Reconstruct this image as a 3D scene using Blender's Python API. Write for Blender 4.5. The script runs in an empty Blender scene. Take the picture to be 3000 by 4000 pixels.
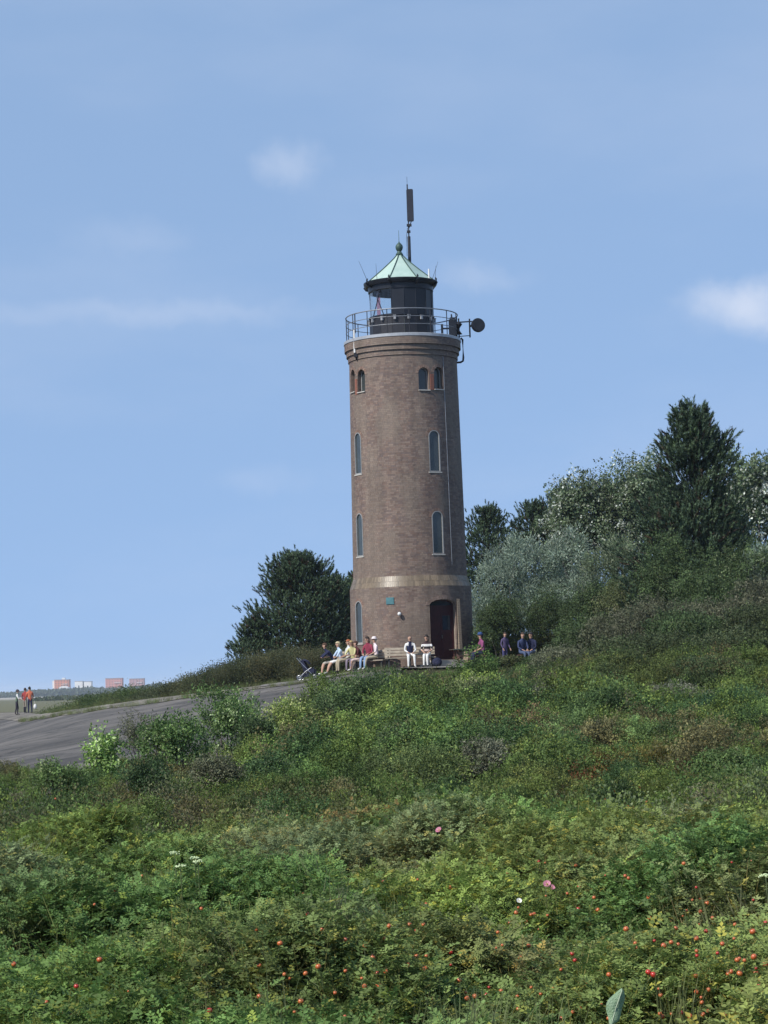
import bpy, bmesh, math
import numpy as np
from mathutils import Matrix, Vector
R = math.radians

# ------------------------------------------------------------------ camera, sky, sun, exposure
scene = bpy.context.scene
COL = scene.collection
F = 8800.0                       # focal length in pixels of the 3000 x 4000 photograph
PITCH, ROLL = R(4.34), R(-1.85)
CAM = (Matrix.Rotation(R(90) + PITCH, 4, 'X') @ Matrix.Rotation(ROLL, 4, 'Z'))
cam_data = bpy.data.cameras.new('camera')
cam = bpy.data.objects.new('camera', cam_data)
COL.objects.link(cam)
cam.matrix_world = CAM
cam_data.sensor_fit = 'VERTICAL'
cam_data.sensor_height = 24.0
cam_data.sensor_width = 18.0
cam_data.lens = 24.0 * F / 4000.0
cam_data.clip_start = 0.2
cam_data.clip_end = 40000
scene.camera = cam

SUN_AZ, SUN_EL = R(-132.0), R(42.0)        # azimuth clockwise from +Y (view direction)
sun_dir = Vector((math.sin(SUN_AZ) * math.cos(SUN_EL), math.cos(SUN_AZ) * math.cos(SUN_EL), math.sin(SUN_EL)))
sd = bpy.data.lights.new('sun', 'SUN')
sd.energy = 4.6
sd.angle = R(0.53)
sd.color = (1.0, 0.955, 0.88)
sun = bpy.data.objects.new('sun', sd)
COL.objects.link(sun)
sun.rotation_euler = (-sun_dir).to_track_quat('-Z', 'Y').to_euler()

world = bpy.data.worlds.new('World')
scene.world = world
world.use_nodes = True
wt = world.node_tree
wt.nodes.clear()
def wn(t, **kw):
    n = wt.nodes.new(t)
    for k, v in kw.items():
        setattr(n, k, v)
    return n
def wl(a, b):
    wt.links.new(a, b)
w_out = wn('ShaderNodeOutputWorld')
w_bg = wn('ShaderNodeBackground')
w_bg.inputs['Strength'].default_value = 0.15
w_sky = wn('ShaderNodeTexSky', sky_type='NISHITA')
w_sky.sun_disc = False
w_sky.sun_elevation = SUN_EL
w_sky.sun_rotation = SUN_AZ
w_sky.altitude = 0
w_sky.air_density = 0.8
w_sky.dust_density = 0.1
w_sky.ozone_density = 3.0
w_tc = wn('ShaderNodeTexCoord')
# thin high cloud: stretched noise over the whole sky
w_map = wn('ShaderNodeMapping')
w_map.inputs['Scale'].default_value = (3.0, 3.0, 9.0)
w_map.inputs['Rotation'].default_value = (0.0, R(7), R(20))
w_n1 = wn('ShaderNodeTexNoise')
w_n1.inputs['Scale'].default_value = 1.6
w_n1.inputs['Detail'].default_value = 5.0
w_n1.inputs['Roughness'].default_value = 0.55
w_r1 = wn('ShaderNodeMapRange', interpolation_type='SMOOTHSTEP')
w_r1.inputs['From Min'].default_value = 0.40
w_r1.inputs['From Max'].default_value = 0.72
w_r1.inputs['To Max'].default_value = 0.11
wl(w_tc.outputs['Generated'], w_map.inputs['Vector'])
wl(w_map.outputs['Vector'], w_n1.inputs['Vector'])
wl(w_n1.outputs['Fac'], w_r1.inputs['Value'])
# small cumulus puffs drifting at mid height
w_n2 = wn('ShaderNodeTexNoise')
w_n2.inputs['Scale'].default_value = 34.0
w_n2.inputs['Detail'].default_value = 6.0
w_n2.inputs['Roughness'].default_value = 0.6
wl(w_tc.outputs['Generated'], w_n2.inputs['Vector'])
def sky_dir(px, py):
    d = CAM.to_3x3() @ Vector(((px - 1500) / F, (2000 - py) / F, -1))
    return d.normalized()
acc = None
for (px, py, rx, rz, amp) in ((1130, 640, .014, .012, .30), (2920, 1190, .028, .0125, .70), (1860, 1085, .022, .008, .20),
                              (520, 930, .028, .010, .12), (1020, 1880, .022, .007, .12), (620, 1225, .085, .006, .16)):
    d = sky_dir(px, py)
    sub = wn('ShaderNodeVectorMath', operation='SUBTRACT')
    wl(w_tc.outputs['Generated'], sub.inputs[0])
    sub.inputs[1].default_value = d
    # offset by noise so that the puff's outline is ragged
    nz = wn('ShaderNodeVectorMath', operation='MULTIPLY_ADD')
    wl(w_n2.outputs['Color'], nz.inputs[0])
    nz.inputs[1].default_value = (.034, .034, .026)
    wl(sub.outputs[0], nz.inputs[2])
    sc_ = wn('ShaderNodeVectorMath', operation='MULTIPLY')
    wl(nz.outputs[0], sc_.inputs[0])
    sc_.inputs[1].default_value = (1 / rx, 1 / rx, 1 / rz)
    off = wn('ShaderNodeVectorMath', operation='SUBTRACT')
    wl(sc_.outputs[0], off.inputs[0])
    off.inputs[1].default_value = (.017 / rx, .017 / rx, .013 / rz)
    ln = wn('ShaderNodeVectorMath', operation='LENGTH')
    wl(off.outputs[0], ln.inputs[0])
    mr = wn('ShaderNodeMapRange', interpolation_type='SMOOTHSTEP')
    mr.inputs['From Min'].default_value = 1.35
    mr.inputs['From Max'].default_value = 0.0
    mr.inputs['To Max'].default_value = amp
    wl(ln.outputs['Value'], mr.inputs['Value'])
    if acc is None:
        acc = mr.outputs['Result']
    else:
        ad = wn('ShaderNodeMath', operation='ADD')
        wl(acc, ad.inputs[0]); wl(mr.outputs['Result'], ad.inputs[1])
        acc = ad.outputs[0]
ad = wn('ShaderNodeMath', operation='ADD', use_clamp=True)
wl(acc, ad.inputs[0]); wl(w_r1.outputs['Result'], ad.inputs[1])
w_mix = wn('ShaderNodeMix', data_type='RGBA')
wl(ad.outputs[0], w_mix.inputs['Factor'])
# the murk of the lowest degrees is left below the horizon; an even thin veil of haze lies over the whole sky
w_up = wn('ShaderNodeVectorMath', operation='ADD'); w_up.inputs[1].default_value = (0, 0, .29)
wl(w_tc.outputs['Generated'], w_up.inputs[0])
w_no = wn('ShaderNodeVectorMath', operation='NORMALIZE'); wl(w_up.outputs[0], w_no.inputs[0]); wl(w_no.outputs[0], w_sky.inputs['Vector'])
w_veil = wn('ShaderNodeMix', data_type='RGBA'); w_veil.inputs['Factor'].default_value = .34
wl(w_sky.outputs['Color'], w_veil.inputs['A']); w_veil.inputs['B'].default_value = (3.72, 5.4, 7.8, 1)
wl(w_veil.outputs['Result'], w_mix.inputs['A'])
w_mix.inputs['B'].default_value = (4.6, 5.0, 5.9, 1)
wl(w_mix.outputs['Result'], w_bg.inputs['Color'])
wl(w_bg.outputs['Background'], w_out.inputs['Surface'])

vs = scene.view_settings
vs.view_transform = 'Standard'
vs.look = 'None'
vs.exposure = 0.10
vs.gamma = 1.0
vs.use_curve_mapping = False
scene.cycles.use_denoising = True
scene.cycles.max_bounces = 5
scene.cycles.diffuse_bounces = 3
scene.cycles.glossy_bounces = 2
scene.cycles.transparent_max_bounces = 12
scene.cycles.volume_bounces = 1

# ------------------------------------------------------------------ helpers
rng = np.random.default_rng(7)
def at(px, py, Y):
    d = CAM.to_3x3() @ Vector(((px - 1500) / F, (2000 - py) / F, -1))
    return d * (Y / d.y)
def sm(a, b, t):
    t = np.clip((t - a) / (b - a), 0, 1)
    return t * t * (3 - 2 * t)
def worley(x, y, size, seed=0):
    """distance to the nearest of a jittered grid of centres (in cells) and a random number of that cell"""
    x = np.asarray(x, float) / size; y = np.asarray(y, float) / size
    xi = np.floor(x).astype(int); yi = np.floor(y).astype(int)
    best = np.full(x.shape, 9.0); rid = np.zeros(x.shape)
    for dx in (-1, 0, 1):
        for dy in (-1, 0, 1):
            cx, cy = xi + dx, yi + dy
            jx = _perm[(cx + seed) & 255, (cy + 3 * seed) & 255]; jy = _perm[(cx + 91 + seed) & 255, (cy + 57) & 255]
            d = np.hypot(cx + jx - x, cy + jy - y)
            r_ = _perm[(cx + 33) & 255, (cy + 147 + seed) & 255]
            m = d < best
            best = np.where(m, d, best); rid = np.where(m, r_, rid)
    return best, rid
_perm = np.random.default_rng(3).random((256, 256))
def vnoise(x, y):
    x = np.asarray(x, float); y = np.asarray(y, float)
    xi = np.floor(x).astype(int); yi = np.floor(y).astype(int)
    fx = x - xi; fy = y - yi
    fx = fx * fx * (3 - 2 * fx); fy = fy * fy * (3 - 2 * fy)
    a = _perm[xi & 255, yi & 255]; b = _perm[(xi + 1) & 255, yi & 255]
    c = _perm[xi & 255, (yi + 1) & 255]; d = _perm[(xi + 1) & 255, (yi + 1) & 255]
    return (a * (1 - fx) + b * fx) * (1 - fy) + (c * (1 - fx) + d * fx) * fy
def fbm(x, y, o=3):
    s = 0; a = .5; t = 0
    for k in range(o):
        s = s + a * vnoise(x * 2 ** k + 17 * k, y * 2 ** k + 31 * k); t += a; a *= .5
    return s / t

# materials
MATS = {}
def pmat(name, c1, c2=None, scale=6.0, rough=.75, metal=0.0, bump=0.0, spec=.4, detail=4.0):
    if name in MATS:
        return MATS[name]
    m = bpy.data.materials.new(name); m.use_nodes = True
    t = m.node_tree; b = t.nodes['Principled BSDF']
    b.inputs['Roughness'].default_value = rough
    b.inputs['Metallic'].default_value = metal
    b.inputs['Specular IOR Level'].default_value = spec
    c2 = c2 or tuple(v * .72 for v in c1)
    tc = t.nodes.new('ShaderNodeTexCoord')
    n = t.nodes.new('ShaderNodeTexNoise'); n.inputs['Scale'].default_value = scale; n.inputs['Detail'].default_value = detail
    t.links.new(tc.outputs['Object'], n.inputs['Vector'])
    r = t.nodes.new('ShaderNodeMapRange'); r.inputs['From Min'].default_value = .3; r.inputs['From Max'].default_value = .7
    t.links.new(n.outputs['Fac'], r.inputs['Value'])
    mx = t.nodes.new('ShaderNodeMix'); mx.data_type = 'RGBA'
    mx.inputs['A'].default_value = (*c1, 1); mx.inputs['B'].default_value = (*c2, 1)
    t.links.new(r.outputs['Result'], mx.inputs['Factor'])
    t.links.new(mx.outputs['Result'], b.inputs['Base Color'])
    if bump:
        bp = t.nodes.new('ShaderNodeBump'); bp.inputs['Strength'].default_value = bump; bp.inputs['Distance'].default_value = .02
        n2 = t.nodes.new('ShaderNodeTexNoise'); n2.inputs['Scale'].default_value = scale * 5; n2.inputs['Detail'].default_value = 3
        t.links.new(tc.outputs['Object'], n2.inputs['Vector'])
        t.links.new(n2.outputs['Fac'], bp.inputs['Height'])
        t.links.new(bp.outputs['Normal'], b.inputs['Normal'])
    MATS[name] = m
    return m
def leafmat(name, attr_type='GEOMETRY', trans=.3, gloss=.5, rough=.5):
    """foliage: colour from the plant's own leaf colours, part of the light passes through"""
    m = bpy.data.materials.new(name); m.use_nodes = True
    t = m.node_tree; b = t.nodes['Principled BSDF']; o = t.nodes['Material Output']
    a = t.nodes.new('ShaderNodeAttribute'); a.attribute_name = 'col'; a.attribute_type = 'GEOMETRY'
    col = a.outputs['Color']
    if attr_type == 'INSTANCER':
        a2 = t.nodes.new('ShaderNodeAttribute'); a2.attribute_name = 'icol'; a2.attribute_type = 'INSTANCER'
        mm = t.nodes.new('ShaderNodeMix'); mm.data_type = 'RGBA'; mm.blend_type = 'MULTIPLY'
        mm.inputs['Factor'].default_value = 1
        t.links.new(col, mm.inputs['A']); t.links.new(a2.outputs['Color'], mm.inputs['B'])
        col = mm.outputs['Result']
    t.links.new(col, b.inputs['Base Color'])
    b.inputs['Roughness'].default_value = rough
    b.inputs['Specular IOR Level'].default_value = gloss
    tr = t.nodes.new('ShaderNodeBsdfTranslucent')
    t.links.new(col, tr.inputs['Color'])
    mix = t.nodes.new('ShaderNodeMixShader'); mix.inputs['Fac'].default_value = trans
    t.links.new(b.outputs[0], mix.inputs[1]); t.links.new(tr.outputs[0], mix.inputs[2])
    t.links.new(mix.outputs[0], o.inputs['Surface'])
    MATS[name] = m
    return m

def tag(o, label=None, cat=None, group=None, kind=None):
    if label: o['label'] = label
    if cat: o['category'] = cat
    if group: o['group'] = group
    if kind: o['kind'] = kind
    return o
def link(o, parent=None):
    COL.objects.link(o)
    if parent is not None:
        o.parent = parent
    return o
def empty(name, loc=(0, 0, 0), rz=0.0, parent=None):
    o = bpy.data.objects.new(name, None)
    o.empty_display_size = .3
    link(o, parent); o.location = loc; o.rotation_euler = (0, 0, rz)
    return o
class MB:
    """collects simple shapes into one mesh"""
    def __init__(s): s.v = []; s.f = []; s.smooth = []
    def add(s, vs, fs, smooth=False):
        o = len(s.v); s.v += [tuple(p) for p in vs]
        s.f += [tuple(i + o for i in f) for f in fs]; s.smooth += [smooth] * len(fs); return s
    def box(s, c, size, M=None):
        x, y, z = (k / 2 for k in size); c = Vector(c)
        vs = [Vector((a * x, b * y, d * z)) for a in (-1, 1) for b in (-1, 1) for d in (-1, 1)]
        if M is not None: vs = [M @ p for p in vs]
        return s.add([p + c for p in vs], [(0, 1, 3, 2), (4, 6, 7, 5), (0, 4, 5, 1), (2, 3, 7, 6), (0, 2, 6, 4), (1, 5, 7, 3)])
    def tube(s, pts, rad, n=8, caps=True, closed=False):
        pts = [Vector(p) for p in pts]
        if not hasattr(rad, '__len__'): rad = [rad] * len(pts)
        vs = []; m = len(pts)
        up = Vector((0, 0, 1))
        for i, p in enumerate(pts):
            if closed: d = pts[(i + 1) % m] - pts[i - 1]
            else: d = pts[min(i + 1, m - 1)] - pts[max(i - 1, 0)]
            d.normalize()
            a = d.cross(up)
            if a.length < 1e-3: a = d.cross(Vector((1, 0, 0)))
            a.normalize(); b = d.cross(a)
            for k in range(n):
                t = 2 * math.pi * k / n
                vs.append(p + (a * math.cos(t) + b * math.sin(t)) * rad[i])
        fs = []
        for i in range(m if closed else m - 1):
            j = (i + 1) % m
            for k in range(n):
                fs.append((i * n + k, i * n + (k + 1) % n, j * n + (k + 1) % n, j * n + k))
        s.add(vs, fs, True)
        if caps and not closed:
            o = len(s.v) - len(vs)
            s.f += [tuple(o + k for k in range(n)), tuple(o + (m - 1) * n + k for k in reversed(range(n)))]
            s.smooth += [False, False]
        return s
    def lathe(s, prof, n=48, c=(0, 0, 0), smooth=True, a0=0.0, a1=2 * math.pi, closed_prof=False):
        full = abs(a1 - a0 - 2 * math.pi) < 1e-6
        k = n if full else n + 1; c = Vector(c); vs = []
        for i in range(k):
            a = a0 + (a1 - a0) * i / n
            for (r, z) in prof:
                vs.append((c.x + r * math.sin(a), c.y - r * math.cos(a), c.z + z))
        m = len(prof); fs = []
        for i in range(n):
            j = (i + 1) % k
            for q in range(m if closed_prof else m - 1):
                q2 = (q + 1) % m
                fs.append((i * m + q, j * m + q, j * m + q2, i * m + q2))
        return s.add(vs, fs, smooth)
    def sphere(s, c, r, n=12, m=8, scale=(1, 1, 1)):
        c = Vector(c); vs = []; fs = []
        for i in range(m + 1):
            th = math.pi * i / m
            for k in range(n):
                a = 2 * math.pi * k / n
                vs.append(c + Vector((r * scale[0] * math.sin(th) * math.cos(a), r * scale[1] * math.sin(th) * math.sin(a), r * scale[2] * math.cos(th))))
        for i in range(m):
            for k in range(n):
                fs.append((i * n + k, (i + 1) * n + k, (i + 1) * n + (k + 1) % n, i * n + (k + 1) % n))
        return s.add(vs, fs, True)
    def build(s, name, mat, parent=None, loc=None):
        me = bpy.data.meshes.new(name)
        me.from_pydata(s.v, [], s.f)
        me.polygons.foreach_set('use_smooth', s.smooth)
        bm = bmesh.new(); bm.from_mesh(me)
        bmesh.ops.remove_doubles(bm, verts=bm.verts, dist=1e-5)
        bmesh.ops.recalc_face_normals(bm, faces=bm.faces)
        bm.to_mesh(me); bm.free()
        me.set_sharp_from_angle(angle=R(38))
        if mat: me.materials.append(mat)
        o = bpy.data.objects.new(name, me); link(o, parent)
        if loc is not None: o.location = loc
        return o
def np_mesh(name, verts, faces, mat=None, col=None, smooth=False):
    verts = np.asarray(verts, np.float32); faces = np.asarray(faces, np.int32)
    me = bpy.data.meshes.new(name)
    nf, k = faces.shape
    me.vertices.add(len(verts)); me.vertices.foreach_set('co', verts.ravel())
    me.loops.add(nf * k); me.loops.foreach_set('vertex_index', faces.ravel())
    me.polygons.add(nf); me.polygons.foreach_set('loop_start', np.arange(0, nf * k, k, dtype=np.int32))
    me.polygons.foreach_set('use_smooth', np.full(nf, smooth, bool))
    me.update(calc_edges=True)
    if col is not None:
        c = np.ones((len(verts), 4), np.float32); c[:, :3] = col
        at_ = me.attributes.new('col', 'FLOAT_COLOR', 'POINT')
        at_.data.foreach_set('color', c.ravel())
    if mat: me.materials.append(mat)
    return me
def np_obj(name, me, parent=None, loc=None):
    o = bpy.data.objects.new(name, me); link(o, parent)
    if loc is not None: o.location = loc
    return o
def unit(v):
    return v / np.maximum(np.linalg.norm(v, axis=-1, keepdims=True), 1e-9)
def leafquads(P, A, N, L, W, fold=.18):
    """folded leaf blades: base, two sides, tip"""
    A = unit(A); S = unit(np.cross(A, N)); N = np.cross(S, A)
    L = np.broadcast_to(np.asarray(L, float).reshape(-1, 1), (len(P), 1)); W = np.broadcast_to(np.asarray(W, float).reshape(-1, 1), (len(P), 1))
    v = np.empty((len(P), 4, 3))
    v[:, 0] = P
    v[:, 1] = P + A * L * .45 + S * W * .5 + N * W * fold
    v[:, 2] = P + A * L
    v[:, 3] = P + A * L * .45 - S * W * .5 + N * W * fold
    f = np.arange(len(P) * 4).reshape(-1, 4)
    return v.reshape(-1, 3), f
def rdir(n, g):
    v = g.normal(size=(n, 3)); return unit(v)
# ------------------------------------------------------------------ terrain
CREST_X = [-80, -40, -25.8, -20.7, -14, -9.5, -5.7, -2.2, 0]
CREST_Y = [230, 190, 159, 135, 112, 105, 101, 98, 96]
def crest_y(x): return np.interp(x, CREST_X, CREST_Y)
def crest_z(x): return np.clip(.5 + .085 * np.asarray(x, float), -1.35, .55)
def ground(x, y):
    x = np.asarray(x, float); y = np.asarray(y, float)
    zc = np.interp(y, [-30, 0, 7, 10, 21, 35, 50, 65, 80, 88, 94, 400], [-1.7, -1.7, -1.72, -1.75, -1.80, -1.68, -1.28, -.85, -.38, -.14, .52, .55])
    yc = crest_y(x); zk = crest_z(x)
    slope = np.where(y < yc, zk - .043 * (yc - y), zk - .004 * (y - yc))
    cl = np.interp(y, [-30, 7, 10, 21, 35, 43, 50, 60, 75], [-1.7, -1.72, -1.75, -1.80, -1.78, -1.72, -1.95, -2.4, -4.0])
    k = .25; d = np.clip(.5 + .5 * (slope - cl) / k, 0, 1)
    zl = cl * (1 - d) + slope * d + k * d * (1 - d)
    w = sm(-4, 1, x)
    z = zl * (1 - w) + zc * w
    z = z + .9 * sm(6.5, 16, x) * sm(60, 90, y) + .5 * sm(2, 7, x) * sm(48, 65, y) * (1 - sm(70, 85, y))
    far = sm(170, 420, y) + sm(60, 200, np.abs(x)) * sm(120, 260, y)
    far = np.clip(far, 0, 1)
    z = z * (1 - far) + (-2.7) * far
    z = z + .10 * (fbm(x * .35, y * .35) - .5) * (1 - sm(-14, -2, -np.hypot(x - 1.3, y - 98)))
    return z
def gz(x, y): return float(ground(np.array([x]), np.array([y]))[0])

def graded(a, b, step, far, ratio=1.22):
    v = list(np.arange(a, b + 1e-6, step))
    s = step
    while v[-1] < far: s *= ratio; v.append(v[-1] + s)
    s = step
    lo = [v[0]]
    while lo[-1] > -far: s *= ratio; lo.append(lo[-1] - s)
    return np.array(lo[::-1][:-1] + v)
gxs = graded(-32, 32, .8, 5000)
gys = np.array([g for g in graded(-6, 175, .9, 6000) if g > -60])
print('ground reaches', gxs[0], gxs[-1], gys[0], gys[-1])
GX, GY = np.meshgrid(gxs, gys, indexing='ij')
GZ = ground(GX, GY)
nx, ny = GX.shape
idx = np.arange(nx * ny).reshape(nx, ny)
faces = np.stack([idx[:-1, :-1], idx[1:, :-1], idx[1:, 1:], idx[:-1, 1:]], -1).reshape(-1, 4)
def ground_mat():
    m = bpy.data.materials.new('ground'); m.use_nodes = True
    t = m.node_tree; b = t.nodes['Principled BSDF']; b.inputs['Roughness'].default_value = .95
    b.inputs['Specular IOR Level'].default_value = .1
    ge = t.nodes.new('ShaderNodeNewGeometry')
    n = t.nodes.new('ShaderNodeTexNoise'); n.inputs['Scale'].default_value = .55; n.inputs['Detail'].default_value = 6
    t.links.new(ge.outputs['Position'], n.inputs['Vector'])
    cr = t.nodes.new('ShaderNodeValToRGB')
    e = cr.color_ramp.elements
    e[0].position = .3; e[0].color = (.028, .030, .016, 1)
    e[1].position = .7; e[1].color = (.06, .055, .030, 1)
    t.links.new(n.outputs['Fac'], cr.inputs['Fac'])
    # salt meadow, then bare sand flats farther out
    sx = t.nodes.new('ShaderNodeSeparateXYZ'); t.links.new(ge.outputs['Position'], sx.inputs[0])
    n2 = t.nodes.new('ShaderNodeTexNoise'); n2.inputs['Scale'].default_value = .012; n2.inputs['Detail'].default_value = 5
    t.links.new(ge.outputs['Position'], n2.inputs['Vector'])
    ma = t.nodes.new('ShaderNodeMath'); ma.operation = 'MULTIPLY_ADD'; ma.inputs[1].default_value = 500
    t.links.new(n2.outputs['Fac'], ma.inputs[0]); t.links.new(sx.outputs['Y'], ma.inputs[2])
    r = t.nodes.new('ShaderNodeMapRange'); r.inputs['From Min'].default_value = 1300; r.inputs['From Max'].default_value = 1900
    t.links.new(ma.outputs[0], r.inputs['Value'])
    r2 = t.nodes.new('ShaderNodeMapRange'); r2.inputs['From Min'].default_value = 350; r2.inputs['From Max'].default_value = 460
    t.links.new(ma.outputs[0], r2.inputs['Value'])
    m0 = t.nodes.new('ShaderNodeMix'); m0.data_type = 'RGBA'
    t.links.new(r2.outputs['Result'], m0.inputs['Factor']); t.links.new(cr.outputs['Color'], m0.inputs['A'])
    m0.inputs['B'].default_value = (.135, .130, .075, 1)
    m1 = t.nodes.new('ShaderNodeMix'); m1.data_type = 'RGBA'
    t.links.new(r.outputs['Result'], m1.inputs['Factor']); t.links.new(m0.outputs['Result'], m1.inputs['A'])
    m1.inputs['B'].default_value = (.34, .31, .26, 1)
    t.links.new(m1.outputs['Result'], b.inputs['Base Color'])
    bp = t.nodes.new('ShaderNodeBump'); bp.inputs['Strength'].default_value = .5; bp.inputs['Distance'].default_value = .08
    n3 = t.nodes.new('ShaderNodeTexNoise'); n3.inputs['Scale'].default_value = 6; n3.inputs['Detail'].default_value = 5
    t.links.new(ge.outputs['Position'], n3.inputs['Vector'])
    t.links.new(n3.outputs['Fac'], bp.inputs['Height']); t.links.new(bp.outputs['Normal'], b.inputs['Normal'])
    return m
o = np_obj('ground', np_mesh('ground', np.stack([GX, GY, GZ], -1).reshape(-1, 3), faces, ground_mat(), smooth=True))
tag(o, kind='structure', label='earth and sandy flats under the thicket, running out to the horizon')

def asphalt(name, c1, c2, c3):
    m = bpy.data.materials.new(name); m.use_nodes = True
    t = m.node_tree; b = t.nodes['Principled BSDF']; b.inputs['Roughness'].default_value = .85
    b.inputs['Specular IOR Level'].default_value = .25
    ge = t.nodes.new('ShaderNodeNewGeometry')
    n = t.nodes.new('ShaderNodeTexNoise'); n.inputs['Scale'].default_value = .35; n.inputs['Detail'].default_value = 7; n.inputs['Roughness'].default_value = .65
    t.links.new(ge.outputs['Position'], n.inputs['Vector'])
    cr = t.nodes.new('ShaderNodeValToRGB'); e = cr.color_ramp.elements
    e[0].position = .40; e[0].color = (*c1, 1); e[1].position = .60; e[1].color = (*c2, 1)
    t.links.new(n.outputs['Fac'], cr.inputs['Fac'])
    n2 = t.nodes.new('ShaderNodeTexNoise'); n2.inputs['Scale'].default_value = 5; n2.inputs['Detail'].default_value = 6; n2.inputs['Roughness'].default_value = .8
    t.links.new(ge.outputs['Position'], n2.inputs['Vector'])
    r = t.nodes.new('ShaderNodeMapRange'); r.inputs['From Min'].default_value = .5; r.inputs['From Max'].default_value = .8; r.inputs['To Max'].default_value = .7
    t.links.new(n2.outputs['Fac'], r.inputs['Value'])
    mx = t.nodes.new('ShaderNodeMix'); mx.data_type = 'RGBA'; mx.inputs['B'].default_value = (*c3, 1)
    t.links.new(r.outputs['Result'], mx.inputs['Factor']); t.links.new(cr.outputs['Color'], mx.inputs['A'])
    vo = t.nodes.new('ShaderNodeTexVoronoi'); vo.feature = 'DISTANCE_TO_EDGE'; vo.inputs['Scale'].default_value = .30
    wv = t.nodes.new('ShaderNodeVectorMath'); wv.operation = 'MULTIPLY_ADD'; wv.inputs[1].default_value = (.5, .5, .5)
    t.links.new(n2.outputs['Color'], wv.inputs[0]); t.links.new(ge.outputs['Position'], wv.inputs[2]); t.links.new(wv.outputs[0], vo.inputs['Vector'])
    rc = t.nodes.new('ShaderNodeMapRange'); rc.inputs['From Min'].default_value = .012; rc.inputs['From Max'].default_value = .03; rc.inputs['To Min'].default_value = .55
    t.links.new(vo.outputs['Distance'], rc.inputs['Value'])
    vp = t.nodes.new('ShaderNodeTexVoronoi'); vp.inputs['Scale'].default_value = .16
    t.links.new(wv.outputs[0], vp.inputs['Vector'])
    sp_ = t.nodes.new('ShaderNodeSeparateColor'); t.links.new(vp.outputs['Color'], sp_.inputs[0])
    rp = t.nodes.new('ShaderNodeMapRange'); rp.inputs['To Min'].default_value = .78; rp.inputs['To Max'].default_value = 1.18
    t.links.new(sp_.outputs[0], rp.inputs['Value'])
    mc = t.nodes.new('ShaderNodeMath'); mc.operation = 'MULTIPLY'; t.links.new(rc.outputs['Result'], mc.inputs[0]); t.links.new(rp.outputs['Result'], mc.inputs[1])
    sk = t.nodes.new('ShaderNodeVectorMath'); sk.operation = 'SCALE'
    t.links.new(mx.outputs['Result'], sk.inputs[0]); t.links.new(mc.outputs[0], sk.inputs['Scale'])
    t.links.new(sk.outputs[0], b.inputs['Base Color'])
    bp = t.nodes.new('ShaderNodeBump'); bp.inputs['Strength'].default_value = .6; bp.inputs['Distance'].default_value = .03
    t.links.new(n2.outputs['Fac'], bp.inputs['Height']); t.links.new(bp.outputs['Normal'], b.inputs['Normal'])
    return m
def sheet(name, label, x0, x1, nX, ylo, yhi, nT, mat, lift):
    xs = np.linspace(x0, x1, nX); ts = np.linspace(0, 1, nT)
    X = np.repeat(xs[:, None], nT, 1)
    lo, hi = ylo(xs)[:, None], yhi(xs)[:, None]
    Y = lo + (hi - lo) * ts[None, :]
    Y = Y + (2.0 * (fbm(X * .45, X * 0 + 3.3, 4) - .5)) * (np.abs(ts[None, :] - .5) > .499)
    Z = ground(X, Y) + lift
    i = np.arange(nX * nT).reshape(nX, nT)
    f = np.stack([i[:-1, :-1], i[1:, :-1], i[1:, 1:], i[:-1, 1:]], -1).reshape(-1, 4)
    ob = np_obj(name, np_mesh(name, np.stack([X, Y, Z], -1).reshape(-1, 3), f, mat, smooth=True))
    return tag(ob, label=label, kind='structure')
path_w = lambda x: np.interp(x, [-80, -30, -14, -4, 0], [14, 9, 5.5, 3.6, 3.0])
M_path = asphalt('pale asphalt', (.135, .12, .10), (.215, .19, .155), (.28, .25, .195))
M_slope = asphalt('dark asphalt', (.072, .066, .060), (.132, .118, .104), (.20, .18, .15))
sheet('embankment', 'dark grey asphalt slope of the dike below the path', -70, .5, 110,
      lambda x: np.full_like(x, 50.0), lambda x: crest_y(x) - path_w(x) + .5, 60, M_slope, .05)
sheet('path', 'pale grey asphalt path climbing along the dike to the lighthouse', -75, 0.5, 140,
      lambda x: crest_y(x) - path_w(x), lambda x: crest_y(x) + 2.2, 24, M_path, .075)

# ------------------------------------------------------------------ the lighthouse
TY = 100.0
TX = at(1613, 2590, TY).x
Z0 = .55
def ax_px(py): return 1614 - (2580 - py) * .0318
def zh(py): return at(ax_px(py), py, TY).z - Z0           # height above the base, read on the tower's axis
def zfront(px, py, a, r): return at(px, py, TY - r * math.cos(a)).z - Z0
apron = MB()
prof = [(0.0, 0.0)] + [(r, 0) for r in (2, 4, 6.5)]
xs, ys = [], []
NA, NR = 72, 10
pv = []; pf = []
for i in range(NA):
    a = 2 * math.pi * i / NA
    for k in range(NR):
        rr = .5 + (6.3 + .5 * math.sin(3 * a) - .5) * k / (NR - 1)
        x, y = TX + rr * math.sin(a), TY - rr * math.cos(a)
        pv.append((x, y, gz(x, y) + .10))
for i in range(NA):
    j = (i + 1) % NA
    for k in range(NR - 1):
        pf.append((i * NR + k, j * NR + k, j * NR + k + 1, i * NR + k + 1))
M_apron = asphalt('worn paving', (.18, .165, .15), (.25, .23, .20), (.30, .27, .23))
o = np_obj('forecourt', np_mesh('forecourt', pv, pf, M_apron, smooth=True))
tag(o, kind='structure', label='pale trodden paving around the foot of the lighthouse')

LH = empty('lighthouse', (TX, TY, Z0))
tag(LH, 'tall round brick lighthouse with green copper lantern roof and gallery', 'lighthouse')
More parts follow.
